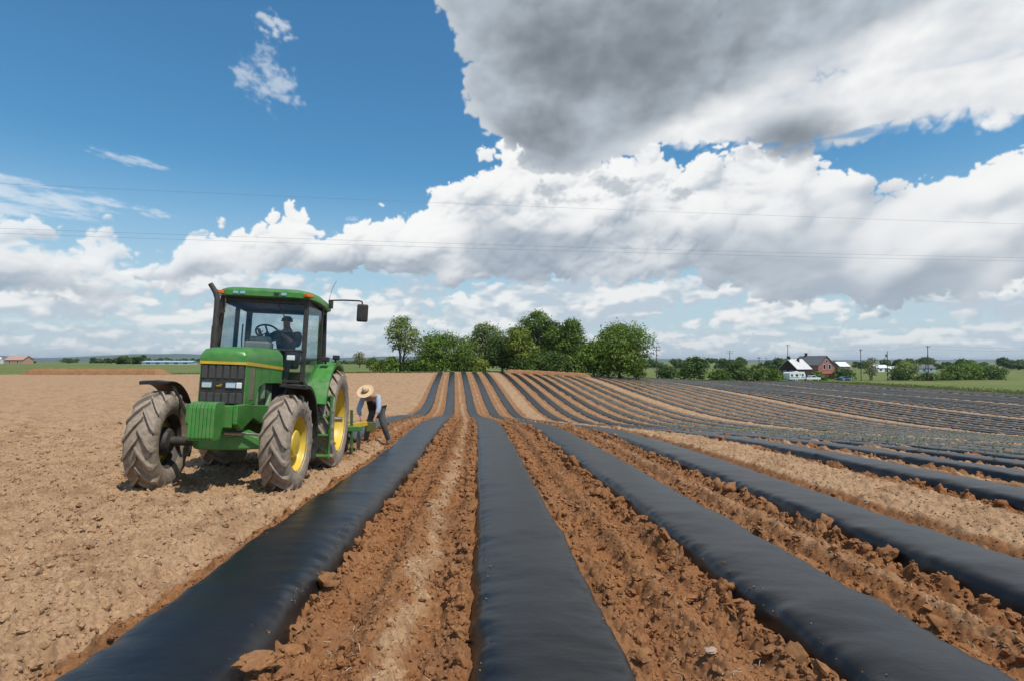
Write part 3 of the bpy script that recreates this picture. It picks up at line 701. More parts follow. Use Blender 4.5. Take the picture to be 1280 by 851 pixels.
def person(name, J, loc, rot, label):
    names, rd, ed = figure(J, None)
    V = [J[n] for n in names]; idx = {n: i for i, n in enumerate(names)}; E = [(idx[a], idx[b]) for a, b in ed]; rad = [rd[n] for n in names]; roots = [0]
    for w, p in (('wl', 'pl'), ('wr', 'pr')): fingers(J, w, p, V, E, rad, roots)
    o = skin_obj(name, V, E, rad, M_SKIN, None, tuple(roots)); o.location = loc; o.rotation_euler = rot
    return tag(o, label, 'person'), rd
def wear(name, J, rd, chain, links, mat, par, grow, trim=None):
    trim = trim or {}
    V = []
    for n in chain:
        if n in trim: a, t = trim[n]; V.append(tuple(Vector(J[a]).lerp(Vector(J[n]), t)))
        else: V.append(J[n])
    E = [(chain.index(a), chain.index(b)) for a, b in links]
    core = ('pelvis', 'spine', 'chest'); g = lambda n: grow + (.035 if n in core else .008)
    return skin_obj(name, V, E, [tuple(q + g(n) for q in rd[n]) if isinstance(rd[n], tuple) else rd[n] + g(n) for n in chain], mat, par)
def dress(J, rd, o, shirt, trousers, boots=True):
    wear('trousers', J, rd, ['pelvis', 'hl', 'kl', 'al', 'hr', 'kr', 'ar'], [('pelvis', 'hl'), ('hl', 'kl'), ('kl', 'al'), ('pelvis', 'hr'), ('hr', 'kr'), ('kr', 'ar')], trousers, o, .020)
    wear('shirt', J, rd, ['chest', 'spine', 'pelvis', 'sl', 'el', 'wl', 'sr', 'er', 'wr', 'neck'], [('chest', 'spine'), ('spine', 'pelvis'), ('chest', 'sl'), ('sl', 'el'), ('el', 'wl'), ('chest', 'sr'), ('sr', 'er'), ('er', 'wr'), ('chest', 'neck')], shirt, o, .014,
         {'wl': ('el', .55), 'wr': ('er', .55), 'neck': ('chest', .6)})
    if boots:
        for a, t in (('al', 'tl'), ('ar', 'tr')):
            A, Tt = Vector(J[a]), Vector(J[t]); skin_obj('boot', [tuple(A + Vector((0, 0, .07))), tuple(A - Vector((0, 0, .04))), tuple(Tt)], [(0, 1), (1, 2)], [.070, .078, .066], M_BOOT, o)
JW = dict(pelvis=(0, .06, .86), spine=(-.03, -.12, 1.01), chest=(-.08, -.28, 1.16), neck=(-.13, -.42, 1.24), jaw=(-.16, -.52, 1.22), head=(-.17, -.56, 1.29), crown=(-.175, -.60, 1.37),
          sl=(.11, -.35, 1.20), el=(.15, -.50, .92), wl=(.07, -.62, .71), pl=(.05, -.65, .63), sr=(-.29, -.32, 1.17), er=(-.38, -.45, .89), wr=(-.27, -.60, .70), pr=(-.24, -.63, .62),
          hl=(.10, .05, .83), kl=(.21, -.05, .47), al=(.32, .08, .11), tl=(.35, -.09, .045), hr=(-.10, .06, .83), kr=(-.19, -.10, .47), ar=(-.29, .03, .11), tr=(-.32, -.14, .045), nose=(-.18, -.67, 1.265))
WX, WY = -2.72, 15.2
wk, rd = person('person', JW, (WX, WY, min(gzf(WX - .3, WY), gzf(WX + .3, WY)) - .06), (0, 0, 0), 'person in straw hat and dark vest bending over the plastic layer behind the tractor')
wk.scale = (.98, 1.0, 1.08)
dress(JW, rd, wk, M_SHIRT, M_TROUS)
wear('vest', JW, rd, ['chest', 'spine', 'pelvis', 'sl', 'sr'], [('chest', 'spine'), ('spine', 'pelvis'), ('chest', 'sl'), ('chest', 'sr')], M_VEST, wk, .036, {'sl': ('chest', .45), 'sr': ('chest', .55), 'pelvis': ('spine', .7)})
hb = MB(); hb.lathe([(.001, .135), (.045, .133), (.080, .115), (.098, .06), (.104, .012), (.15, .004), (.21, -.004), (.268, .012), (.268, .006), (.21, -.012), (.15, -.005), (.10, .0)], 36, axis='Z')
hat = hb.build('straw_hat', M_STRAW, wk, smooth=60); hat.scale = (.82, .82, .95); hat.location = (-.175, -.605, 1.34); hat.rotation_euler = Vector((-.10, -.66, .75)).to_track_quat('Z', 'Y').to_euler()
bb = MB(); bb.lathe([(.1045, .014), (.1005, .045), (.1035, .045), (.1075, .014)], 36, axis='Z'); bb.build('hat_band', simple('brown_band', (.10, .045, .02), .8), hat, smooth=60)
# the driver, in the tractor's own axes
JD = dict(pelvis=(.06, .06, 2.15), spine=(.05, .06, 2.30), chest=(.08, .06, 2.47), neck=(.10, .06, 2.63), jaw=(.14, .06, 2.70), head=(.13, .06, 2.77), crown=(.12, .06, 2.84),
          sl=(.10, .25, 2.55), el=(.30, .33, 2.33), wl=(.55, .16, 2.46), pl=(.62, .11, 2.51), sr=(.10, -.13, 2.55), er=(.32, -.27, 2.36), wr=(.58, -.28, 2.50), pr=(.66, -.27, 2.53),
          hl=(.10, .16, 2.12), kl=(.54, .22, 2.10), al=(.66, .22, 1.66), tl=(.82, .22, 1.60), hr=(.10, -.04, 2.12), kr=(.54, -.12, 2.10), ar=(.66, -.14, 1.66), tr=(.82, -.15, 1.60), nose=(.235, .06, 2.755))
bpy.context.view_layer.update()
dv, rd = person('person', JD, tuple(T.location), tuple(T.rotation_euler), 'person in dark clothes and cap at the steering wheel inside the tractor cab')
dress(JD, rd, dv, M_DKSHIRT, M_TROUS)
cb = MB(); cb.lathe([(.001, .085), (.06, .075), (.098, .03), (.104, -.02), (.10, -.02)], 24, axis='Z'); cb.prism([(.06, -.085), (.15, -.07), (.19, 0), (.15, .07), (.06, .085)], -.025, -.012, (0, 1, 2))
cap = cb.build('cap', M_DKSHIRT, dv, smooth=50); cap.location = (.125, .06, 2.81)

# ------------------------------------------------------------------ plastic layer drawn behind the tractor (same axes, origin on the ground behind the wheels)
PLX, PLY = TX - 2.0 * math.sin(YAW) + .42, TY + 2.0 * math.cos(YAW)
PL = empty('plastic_layer', (PLX, PLY, gzf(PLX, PLY)), 'green and yellow plastic laying implement hitched behind the tractor', 'farm implement', rz=R(-90) + YAW * .5)
b = MB(); b.bar((.62, -.95, .62), (.62, 1.0, .62), .10, .10, (1, 0, 0)); b.bar((.62, -.2, .62), (.70, -.2, 1.12), .06, .08, (0, 1, 0)); b.bar((.62, .2, .62), (.70, .2, 1.12), .06, .08, (0, 1, 0)); b.bar((.70, -.2, 1.10), (.70, .2, 1.10), .06, .06)
b.build('toolbar', M_GREEN, PL, .01)
b = MB(); b.loft([[(x, y, z) for y, z in ((-.42, z0), (.42, z0), (.47, z0 + .02), (.50, .02), (.53, .02), (.50, z0 + .06), (-.50, z0 + .06), (-.53, .02), (-.50, .02), (-.47, z0 + .02))] for x, z0 in ((.45, .30), (-.35, .18))]); b.build('bed_pan', M_GREEN2, PL)
for s in (1, -1):
    b = MB(); b.bar((.30, s * .72, 1.0 if s > 0 else .7), (.26, s * .72, .08), .05, .06, (0, 1, 0)); b.bar((.62, s * .72, .62), (.28, s * .72, .62), .08, .08); b.prism([(.24, .20), (.40, .20), (.46, -.02), (.34, -.06)], s * .70, s * .74); b.build('side_standard', M_GREEN2, PL, .01)
    b = MB(); b.lathe([(.001, .035), (.08, .03), (.20, .008), (.265, 0), (.20, -.004), (.08, .018), (.001, .02)], 28, (-.25, s * .78, .235), 'Y'); d = b.build('covering_disc', M_DARK, PL, smooth=40)
    b = MB(); b.tube([(-.25, s * .78, .235), (-.25, s * .66, .25), (-.12, s * .60, .50), (.0, s * .55, .60)], .03, 8); b.build('disc_arm', M_GREEN2, PL)
    b = MB(); b.lathe([(.02, -.07), (.12, -.075), (.20, -.06), (.225, -.03), (.225, .03), (.20, .06), (.12, .075), (.02, .07)], 28, (-.02, s * .50, .25), 'Y'); b.build('press_wheel', M_RUB2, PL, smooth=40)
b = MB(); b.bar((.10, .58, .62), (-.10, .99, .66), .085, .10); b.bar((.05, -.62, .60), (-.10, -.98, .66), .075, .085) if False else None; b.bar((.05, .64, .60), (.02, .70, .90), .05, .05, (0, 1, 0)); b.build('marker_arm', M_STRIPE, PL, .008)
b = MB(); b.box((-.12, 1.08, .58), (.04, .22, .22)); b.build('marker_plate', simple('olive_plate', (.13, .14, .03), .6, var=.2), PL, .01)
b = MB(); b.lathe([(.001, -.62), (.13, -.62), (.13, .62), (.001, .62)], 24, (.18, 0, .52), 'Y'); b.build('film_roll', M_FILM, PL, smooth=40)
b = MB(); b.bar((.62, .3, .66), (-.5, .3, .62), .06, .06); b.bar((.62, -.3, .66), (-.5, -.3, .62), .06, .06); b.bar((-.5, -.6, .62), (-.5, .6, .62), .06, .06); b.build('rear_frame', M_GREEN, PL, .008)
# ------------------------------------------------------------------ trees and shrubs
def leaf_mat(name, lo, hi):
    m = bpy.data.materials.new(name); m.use_nodes = True; nt = m.node_tree
    out = [n for n in nt.nodes if n.type == 'OUTPUT_MATERIAL'][0]; b = nt.nodes['Principled BSDF']
    t = nd(nt, 'ShaderNodeAttribute', attribute_name='tone').outputs['Fac']
    c = ramp(nt, t, [(.0, lo), (.55, tuple((a + b_) / 2 for a, b_ in zip(lo, hi))), (1, hi)])
    lk(nt, c, b.inputs['Base Color']); b.inputs['Roughness'].default_value = .55; b.inputs['Specular IOR Level'].default_value = .3
    tr = nd(nt, 'ShaderNodeBsdfTranslucent'); lk(nt, mixc(nt, .5, c, (.20, .26, .03)), tr.inputs['Color'])
    mx_ = nd(nt, 'ShaderNodeMixShader'); mx_.inputs[0].default_value = .24
    lk(nt, b.outputs[0], mx_.inputs[1]); lk(nt, tr.outputs[0], mx_.inputs[2]); lk(nt, mx_.outputs[0], out.inputs['Surface']); return m
LEAF = dict(mid=leaf_mat('leaf_mid', (0.049, 0.101, 0.012), (0.159, 0.235, 0.030)), dark=leaf_mat('leaf_dark', (0.030, 0.070, 0.012), (0.103, 0.164, 0.026)), pale=leaf_mat('leaf_pale', (0.093, 0.144, 0.030), (0.252, 0.303, 0.070)),
            yellow=leaf_mat('leaf_yellowish', (0.093, 0.144, 0.014), (0.279, 0.310, 0.036)), fresh=leaf_mat('leaf_fresh', (0.063, 0.131, 0.012), (0.197, 0.285, 0.030)), dusty=leaf_mat('leaf_dusty', (0.131, 0.131, 0.040), (0.308, 0.278, 0.095)))
M_BARK = simple('bark', (.105, .080, .058), .9, var=.35, scale=8, bmp=.01)
def leaves(C, rad, n, size, rng, squash=.8):
    """n leaf-clump quads spread over the shells of the lobes C (centres) with radii rad"""
    w = rad ** 2; w = w / w.sum(); k = rng.choice(len(C), n, p=w)
    d = rng.normal(size=(n, 3)); d /= np.linalg.norm(d, axis=1)[:, None]; d[:, 2] = np.where(d[:, 2] < -.45, -d[:, 2] * .6, d[:, 2])
    rr = rad[k] * (1 - np.abs(rng.normal(0, .24, n))) * (1 + .20 * rng.normal(size=n))
    P = C[k] + d * rr[:, None] * np.array((1, 1, squash))
    nrm = d + rng.normal(0, .55, (n, 3)) + np.array((0, 0, .25)); nrm /= np.linalg.norm(nrm, axis=1)[:, None]
    a = np.cross(nrm, rng.normal(size=(n, 3))); a /= np.linalg.norm(a, axis=1)[:, None]; b = np.cross(nrm, a)
    s = size * rng.uniform(.55, 1.35, n)[:, None]
    # each clump: a bent kite of two triangles and a side leaflet
    q = np.stack([P - a * s * .9, P - b * s * .42 + nrm * s * .12, P + a * s * .95, P + b * s * .42 + nrm * s * .12], 1)
    tone = np.clip(.5 + .22 * rng.normal(size=n) + .16 * rng.normal(size=len(C))[k], 0, 1)
    return q.reshape(-1, 3), np.arange(n * 4).reshape(-1, 4), np.repeat(tone, 4)
def tree(name, x, y, h, w, leaf, label, cat, seed, group=None, clear=.18, lobes=14, dens=1.0, lobe_r=.30, size=.30, point=0.0, stems=1, sink=.15):
    rng = np.random.default_rng(seed); rnd = random.Random(seed)
    z0 = gzf(x, y) - sink
    root = empty(name, (x, y, z0), label, cat, group)
    H = h; cz0 = H * clear; ch = H - cz0
    C, Rr = [], []
    for i in range(lobes):
        t = (i + .5) / lobes; zz = cz0 + ch * (.12 + .80 * t ** .9)
        prof = math.sin(math.pi * min(1, .16 + .80 * t)) ** .6 if not point else (1 - t) ** point * 1.0 + .12
        ang = i * 2.39996 + rnd.uniform(-.5, .5); r = w / 2 * prof * rnd.uniform(.35, .80) * (1 if i < lobes - 1 else .3)
        C.append((r * math.cos(ang), r * math.sin(ang) * .9, zz)); Rr.append(lobe_r * 1.22 * w / 2 * rnd.uniform(.75, 1.3) * (.55 + .6 * prof))
    C = np.array(C); Rr = np.array(Rr)
    top = C[:, 2] + Rr * .8; C[:, 2] += (H * .985 - top.max())
    n = int(dens * 5.0 * w * ch / (size * size * .76)); n = min(n, 22000)
    V, F, tn = leaves(C, Rr, n, size, rng)
    link('crown', np_mesh('crown', V, F, {'tone': tn}), LEAF[leaf], root)
    b = MB(); tr = .018 * H + .05
    for k in range(stems):
        ox = (k - (stems - 1) / 2) * .5
        tp = [(ox * (1 + .4 * j) + rnd.uniform(-.1, .1) * j * .5, rnd.uniform(-.1, .1) * j * .5, H * (.72 if not point else .9) * j / 5 - .2) for j in range(6)]
        b.tube(tp, [tr * (1.25 if j == 0 else 1 - .15 * j) for j in range(6)], 8)
        for i in range(k, len(C), stems):
            c = C[i]; s = tp[min(4, max(1, int(5 * max(.1, c[2] - ch * .30) / (H * .72))))]
            mid = Vector(s).lerp(Vector(c), .5) + Vector((rnd.uniform(-.2, .2), rnd.uniform(-.2, .2), .15))
            b.tube([s, mid, tuple(c)], [tr * .42, tr * .28, tr * .08], 6)
    b.build('trunk', M_BARK, root, smooth=60)
    return root
G1 = 'trees along the crest of the field'; G2 = 'trees beyond the black plastic rows on the right'; G3 = 'bushes at the foot of the trees'
tree('deciduous_tree', -15.8, 116, 11.7, 7.6, 'pale', 'tall open tree with bare lower limbs at the left end of the tree row', 'tree', 1, G1, .32, 14, .62, .36, .24, stems=2)
tree('deciduous_tree', -7.8, 117, 8.6, 12.0, 'fresh', 'broad low round tree right of the tall open one on the crest', 'tree', 2, G1, .08, 20, 1.0, .34, .29)
tree('deciduous_tree', 1.0, 121, 11.0, 9.2, 'pale', 'pale grey green tree above the far ends of the newest black rows', 'tree', 3, G1, .10, 18, .85, .33, .28)
tree('deciduous_tree', 7.6, 115, 9.8, 6.6, 'yellow', 'yellowish green slim tree against the tallest tree of the row', 'tree', 4, G1, .06, 16, 1.0, .40, .28)
tree('deciduous_tree', 11.7, 118, 13.6, 8.2, 'mid', 'tallest dense tree of the crest row with a narrow crown', 'tree', 5, G1, .06, 22, 1.05, .38, .28)
tree('deciduous_tree', 16.2, 122, 11.6, 7.4, 'dark', 'dark tree between the tallest tree and the pointed one', 'tree', 6, G1, .06, 16, 1.0, .40, .28)
tree('deciduous_tree', 19.0, 117, 12.0, 8.4, 'mid', 'pointed tree with a spire shaped top left of the big broad tree', 'tree', 7, G1, .05, 18, 1.05, .42, .28, point=.75)
tree('deciduous_tree', 22.8, 113, 7.8, 8.0, 'fresh', 'lower bushy tree tucked against the left side of the big broad tree', 'tree', 8, G1, .03, 14, 1.0, .40, .29)
tree('deciduous_tree', 28.2, 114, 12.0, 15.0, 'fresh', 'big broad tree at the right end of the crest row', 'tree', 9, G1, .03, 30, 1.05, .31, .30)
tree('deciduous_tree', 4.6, 118, 7.8, 8.0, 'dark', 'short dark tree between the pale tree and the yellowish one', 'tree', 10, G1, .04, 14, 1.0, .40, .29)
tree('deciduous_tree', 33.6, 121, 5.2, 4.2, 'dark', 'small dark tree peeking out right of the big broad tree', 'tree', 11, G1, .05, 10, 1.0, .42, .29)
SH = [(-20.6, 117, 2.4, 3.2, 'yellow', 'small yellowish bush farthest left under the tall open tree'), (-17.8, 115, 3.4, 3.8, 'fresh', 'bush at the left foot of the tall open tree'), (-13.6, 115, 3.0, 4.4, 'mid', 'bush at the right foot of the tall open tree'),
      (-10.6, 114, 3.2, 4.2, 'fresh', 'bush at the left foot of the broad low round tree'), (-3.6, 115, 5.6, 6.2, 'mid', 'bush between the broad round tree and the pale tree'), (-.6, 114, 3.2, 4.6, 'yellow', 'yellowish bush below the pale tree'),
      (9.6, 113, 5.0, 6.0, 'mid', 'bush at the foot of the tallest tree'), (14.2, 113, 5.2, 6.0, 'dark', 'dark bush right of the tallest tree'), (18.6, 112.5, 4.4, 6.0, 'mid', 'bush at the foot of the pointed tree')]
for i, (x, y, h, w, lf, lab) in enumerate(SH): tree('shrub', x, y, h, w, lf, lab, 'bush', 40 + i, G3, .0, 10, 1.0, .46, .27)
RT = [('deciduous_tree', 55.2, 166, 4.9, 7.2, 'dark', 'rounded dark tree just right of the first utility pole'), ('deciduous_tree', 64.0, 167, 7.7, 9.0, 'dark', 'tallest dark dome shaped tree of the right hand row'), ('deciduous_tree', 70.2, 165, 4.0, 6.6, 'mid', 'low spreading tree right of the tallest dark dome'),
      ('deciduous_tree', 76.6, 166, 6.6, 9.0, 'dark', 'wide dark tree in front of the utility pole with two crossarms'), ('deciduous_tree', 84.6, 170, 5.6, 6.0, 'mid', 'middle sized tree left of the white camper'), ('deciduous_tree', 90.8, 172, 4.6, 6.2, 'fresh', 'light green tree touching the left end of the white camper'),
      ('deciduous_tree', 116.5, 192, 3.6, 6.4, 'mid', 'low tree right of the brick house'), ('deciduous_tree', 122.6, 186, 4.6, 7.4, 'dark', 'dark tree behind the blue car'), ('deciduous_tree', 144.6, 186, 7.6, 9.6, 'pale', 'round greyish tree left of the braced utility pole'),
      ('deciduous_tree', 162.0, 187, 5.8, 8.6, 'mid', 'first tree right of the braced utility pole'), ('deciduous_tree', 170.5, 190, 6.8, 11.0, 'fresh', 'taller tree second from the right edge'), ('deciduous_tree', 178.5, 190, 5.6, 10.0, 'dark', 'dark tree at the right edge of the picture')]
for i, (nm, x, y, h, w, lf, lab) in enumerate(RT): tree(nm, x, y, h, w, lf, lab, 'tree', 70 + i, G2, .0, 16, .9, .36, .42, sink=.3)
tree('deciduous_tree', 130.8, 184, 8.0, 4.8, 'dusty', 'thin pale half bare tree between two utility poles', 'tree', 90, G2, .12, 12, .34, .40, .30, stems=2)
for i, (x, y, h, w, lf, lab) in enumerate([(148.0, 181, 3.6, 7.0, 'dark', 'dark bush at the foot of the braced utility pole'), (139.8, 183, 3.8, 5.4, 'dark', 'dark bush left of the round greyish tree'), (157.4, 184, 3.4, 5.0, 'mid', 'bush just right of the braced utility pole'), (112.3, 182, 2.2, 4.0, 'mid', 'small bush beside the brick house')]):
    tree('shrub', x, y, h, w, lf, lab, 'bush', 95 + i, 'bushes along the far grass verge', .0, 10, .9, .46, .38, sink=.3)
for i, (x, y, h, w, lf, lab, d) in enumerate([(-48.0, 230, 6.8, 5.2, 'dusty', 'sparse small tree far off right of the tractor mirror', .45), (-42.6, 228, 4.6, 6.4, 'mid', 'rounded small tree far off beside the sparse one', .9)]):
    tree('deciduous_tree', x, y, h, w, lf, lab, 'tree', 110 + i, 'far trees behind the tractor', .12, 12, d, .40, .40)

# far woods: bands nobody could count
def woods(name, spots, leaf, seed):
    rng = np.random.default_rng(seed); C, Rr = [], []
    for x, y, h, w in spots:
        for i in range(7):
            C.append((x + rng.uniform(-.5, .5) * w, y + rng.uniform(-.3, .3) * w, gzf(x, y) + h * rng.uniform(.15, .72))); Rr.append(h * rng.uniform(.26, .40))
    V, F, t = leaves(np.array(C), np.array(Rr), len(C) * 150, 1.1, rng)
    return tag(link(name, np_mesh(name, V, F, {'tone': t}), LEAF[leaf]), kind='stuff')
rw = random.Random(5)
sp = []
for x in np.arange(-620, -150, 11):
    if rw.random() < .86: sp.append((x + rw.uniform(-4, 4), 560 + rw.uniform(-50, 60), rw.uniform(3.0, 5.5), rw.uniform(9, 16)))
for x in np.arange(-130, 40, 10): sp.append((x + rw.uniform(-4, 4), 520 + rw.uniform(-40, 60), rw.uniform(3.0, 5.5), rw.uniform(9, 15)))
for x in np.arange(95, 620, 9): sp.append((x + rw.uniform(-4, 4), 470 + rw.uniform(-60, 60), rw.uniform(6.5, 10.5), rw.uniform(10, 17)))
woods('distant_woods', sp, 'dark', 3)
sp = [(x + rw.uniform(-3, 3), 330 + rw.uniform(-6, 6), rw.uniform(2.6, 5.2), rw.uniform(7, 11)) for x in np.arange(-222, -128, 7)]
woods('woods_behind_shed', [(a, b_ + 25, c, d) for a, b_, c, d in sp], 'dark', 4)
# blue hills along the skyline
hx = np.linspace(-6500, 7000, 240); rows_ = np.linspace(0, 1, 12)
HX, HT = np.meshgrid(hx, rows_, indexing='ij')
ridge = 62 + 34 * fbm(HX / 1700, HX * 0 + 3.3, 4, 900) + 40 * np.exp(-((HX + 3400) / 900) ** 2)
ridge = np.maximum(ridge * (1 - .5 * sstep(500, 3500, HX)), 6)
HZ = -12 + (ridge + 12) * np.sin(HT * np.pi / 2) ** .8
i = np.arange(239)[:, None] * 12; j = np.arange(11)[None]
FH = np.stack([i + j, i + 12 + j, i + 13 + j, i + j + 1], -1).reshape(-1, 4)
mh, nth, bh = new_mat('wooded_hill'); lk(nth, ramp(nth, noise(nth, .01, 8, .7, obj_co(nth)), [(.3, (.030, .055, .022)), (.7, (.070, .10, .040))]), bh.inputs['Base Color']); bh.inputs['Roughness'].default_value = 1
tag(link('hills', np_mesh('hills', np.stack([HX, 5600 + 900 * HT + 120 * fbm(HX / 600, HT * 2, 3, 910), HZ], -1).reshape(-1, 3), FH), mh, smooth=180), kind='structure')
# ------------------------------------------------------------------ soil banks at the far edge
def bank(pts, h, wd, name='soil_bank'):
    rings = []; n = 90
    P = [Vector((x, y, 0)) for x, y in pts]; L = (P[1] - P[0]); d = L.normalized(); nrm = Vector((-d.y, d.x, 0))
    for i in range(n + 1):
        t = i / n; p = P[0] + L * t; env = min(1, 14 * t, 14 * (1 - t)) ** .6
        z = gzf(p.x, p.y); r = []
        for u, k in ((-1, 0), (-.85, .35), (-.72, .78), (-.45, .98), (0, 1.02), (.4, .9), (1, 0)):
            jit = mnoise.noise(Vector((t * 30 + u * 4, u * 3, h))) * .16
            q = p + nrm * (u * wd / 2 + jit); r.append((q.x, q.y, z + h * env * k * (1 + jit * 1.2) - .1))
        rings.append(r)
    b = MB(); b.loft(rings, cap=False, closed=False); o = b.build(name, M_CLOD, smooth=60); return tag(o, kind='structure')
bank([(-80.5, 105.5), (-54.2, 103.0)], 1.15, 3.0)
bank([(4.5, 109.5), (21.5, 109.2)], .85, 2.4)

# ------------------------------------------------------------------ far houses, sheds, vehicles
M_DKBRICK = simple('dark_brick', (.050, .024, .022), .9, var=.25, scale=2)
M_BRICK = simple('red_brick', (.36, .15, .115), .9, var=.2, scale=2)
M_METALROOF = simple('pale_metal_roof', (.62, .60, .57), .45, .0, var=.1, scale=1)
M_SLATE = simple('grey_shingle', (.13, .13, .135), .85, var=.2, scale=2)
M_WHITE = simple('white_paint', (.78, .78, .76), .5, var=.05, scale=1)
M_WHITE2 = simple('camper_white', (.70, .72, .70), .35, var=.05, scale=1)
M_WIN = simple('window_glass', (.02, .025, .03), .08, var=.1)
M_PINK = simple('tan_roof', (.46, .27, .20), .85, var=.12, scale=1)
M_BLUEW = simple('pale_blue_wall', (.36, .47, .55), .6, var=.06, scale=1)
M_BLUECAR = simple('blue_car_paint', (.10, .20, .32), .25, var=.08)
M_WOOD = simple('weathered_pole', (.10, .080, .062), .9, var=.3, scale=3)
M_TRIM = simple('red_trim', (.30, .07, .05), .7)
def house(name, x, y, rz, L, Wd, eave, ridge, wall, roof, label, cat, over=.3, chim=(), wins=(), door=None, group=None, sink=.3):
    """gabled house: ridge along local x"""
    t = empty(name, (x, y, gzf(x, y) - sink), label, cat, group, rz)
    b = MB(); b.prism([(-Wd / 2, 0), (Wd / 2, 0), (Wd / 2, eave), (0, ridge), (-Wd / 2, eave)], -L / 2, L / 2, (1, 2, 0)); w = b.build('wall', wall, t)
    rf = None
    for s in (1, -1):
        dx, dz = Wd / 2, eave - ridge; ln = math.hypot(dx, dz); ux, uz = dx / ln, dz / ln
        e = (s * (dx + ux * over), ridge + dz + uz * over + .02)
        b = MB(); b.prism([(0, ridge + .02), e, (e[0], e[1] + .14), (0, ridge + .17)], -L / 2 - over, L / 2 + over, (1, 2, 0)); rf = b.build('roof', roof, t)
    for cxx, cyy, h, sz in chim:
        zz = ridge - abs(cyy) / (Wd / 2) * (ridge - eave); b = MB(); b.box((cxx, cyy, zz + h / 2 - .2), (sz, sz, h + .4)); b.box((cxx, cyy, zz + h + .05), (sz + .12, sz + .12, .12)); b.build('chimney', M_DKBRICK, rf)
    for side, u, z, ww, hh in wins:
        f = MB(); g = MB(); d = .06
        if side in ('+x', '-x'): s = 1 if side == '+x' else -1; f.box((s * (L / 2), u, z), (d * 2, ww + .24, hh + .24)); g.box((s * (L / 2 + d), u, z), (.03, ww, hh))
        else: s = 1 if side == '+y' else -1; f.box((u, s * (Wd / 2), z), (ww + .24, d * 2, hh + .24)); g.box((u, s * (Wd / 2 + d), z), (ww, .03, hh))
        fo = f.build('window', M_WHITE, t); g.build('pane', M_WIN, fo)
    if door:
        side, u, ww, hh = door; s = 1 if side[0] == '+' else -1; b = MB()
        if side[1] == 'x': b.box((s * L / 2, u, hh / 2 + sink), (.14, ww, hh))
        else: b.box((u, s * Wd / 2, hh / 2 + sink), (ww, .14, hh))
        b.build('door', M_SLATE, t)
    return t
dark_house_ = house('brick_house', 108.6, 191, R(-157), 7.2, 7.2, 4.0, 7.2, M_DKBRICK, M_METALROOF, 'dark gabled house with pale metal roof right behind the white camper', 'house', .25, [(3.2, 0, 1.0, .7), (-.5, .9, 1.2, .6)], [('+x', -1.2, 2.6, .9, 1.4), ('+x', 1.4, 2.6, .9, 1.4), ('+y', .5, 2.2, .9, 1.3)])
brick_house_ = house('brick_house', 123.5, 205, R(-80), 13.0, 7.0, 5.2, 8.4, M_BRICK, M_SLATE, 'red brick house with grey roof and a gable lit by the sun', 'house', .3, [(-3.5, 0, 1.1, .7)], [('+x', -.9, 4.6, .9, 1.6), ('+x', 1.3, 4.6, .9, 1.6), ('+x', .1, 6.6, .8, 1.0), ('-y', 2.5, 2.2, 1, 1.5), ('-y', -1, 2.2, 1, 1.5)], ('-y', 4.8, 1.1, 2.2))
b = MB(); b.prism([(6.5, 2.55), (8.6, 2.1), (8.6, 2.25), (6.5, 2.75)], -3.6, 3.6, (0, 2, 1)); b.build('porch_roof', M_TRIM, brick_house_)
b = MB()
for y in (-3.3, 3.3): b.box((8.4, y, 1.1), (.14, .14, 2.2))
b.bar((8.4, -3.3, 2.16), (8.4, 3.3, 2.16), .1, .1); b.build('porch_frame', M_WHITE, brick_house_)
G4 = 'white farm sheds beyond the verge'
house('farm_shed', 243, 335, R(6), 8.5, 8, 2.8, 4.4, M_WHITE, M_WHITE, 'left one of two white sheds seen between the utility poles', 'shed', .4, group=G4, wins=[('-y', -2, 1.6, 1.6, 1.0)], door=('-y', 2, 2.4, 2.2))
house('farm_shed', 256, 345, R(4), 14, 8, 2.2, 3.4, M_WHITE, M_WHITE, 'right longer one of two white sheds seen between the utility poles', 'shed', .4, group=G4, door=('-y', 3, 2.6, 2.0))
house('far_house', 196, 300, R(15), 7, 6, 4.0, 6.2, M_SLATE, M_WHITE, 'small far house with a pale roof above the trees by the blue car', 'house', .3, wins=[('-y', 0, 3, 1, 1.2)])
house('far_house', 268, 330, R(-10), 9, 7, 2.6, 4.6, M_BLUEW, M_SLATE, 'small grey house far off right of the braced utility pole', 'house', .3, wins=[('-y', -2, 1.8, 1, 1.2), ('-y', 2, 1.8, 1, 1.2)])
house('long_shed', -161, 306, R(3), 24, 8, 1.6, 2.2, M_BLUEW, M_BLUEW, 'long low pale blue shed on the left skyline', 'shed', .3, wins=[('-y', u, 1.2, 2.2, .8) for u in (-9, -4.5, 0, 4.5, 9)])
house('farm_building', -312, 404, R(-8), 13, 8, 3.0, 5.6, M_PINK, M_PINK, 'tan roofed building on the skyline at the far left', 'farm building', .4, wins=[('-y', -3, 1.6, 1.2, 1.2), ('-y', 3, 1.6, 1.2, 1.2)])
house('far_house', -331, 410, R(5), 5, 4, 2.8, 4.6, M_WHITE, M_WHITE, 'tiny white house left of the tan roofed building', 'house', .3, wins=[('-y', 0, 1.6, .9, 1.0)])
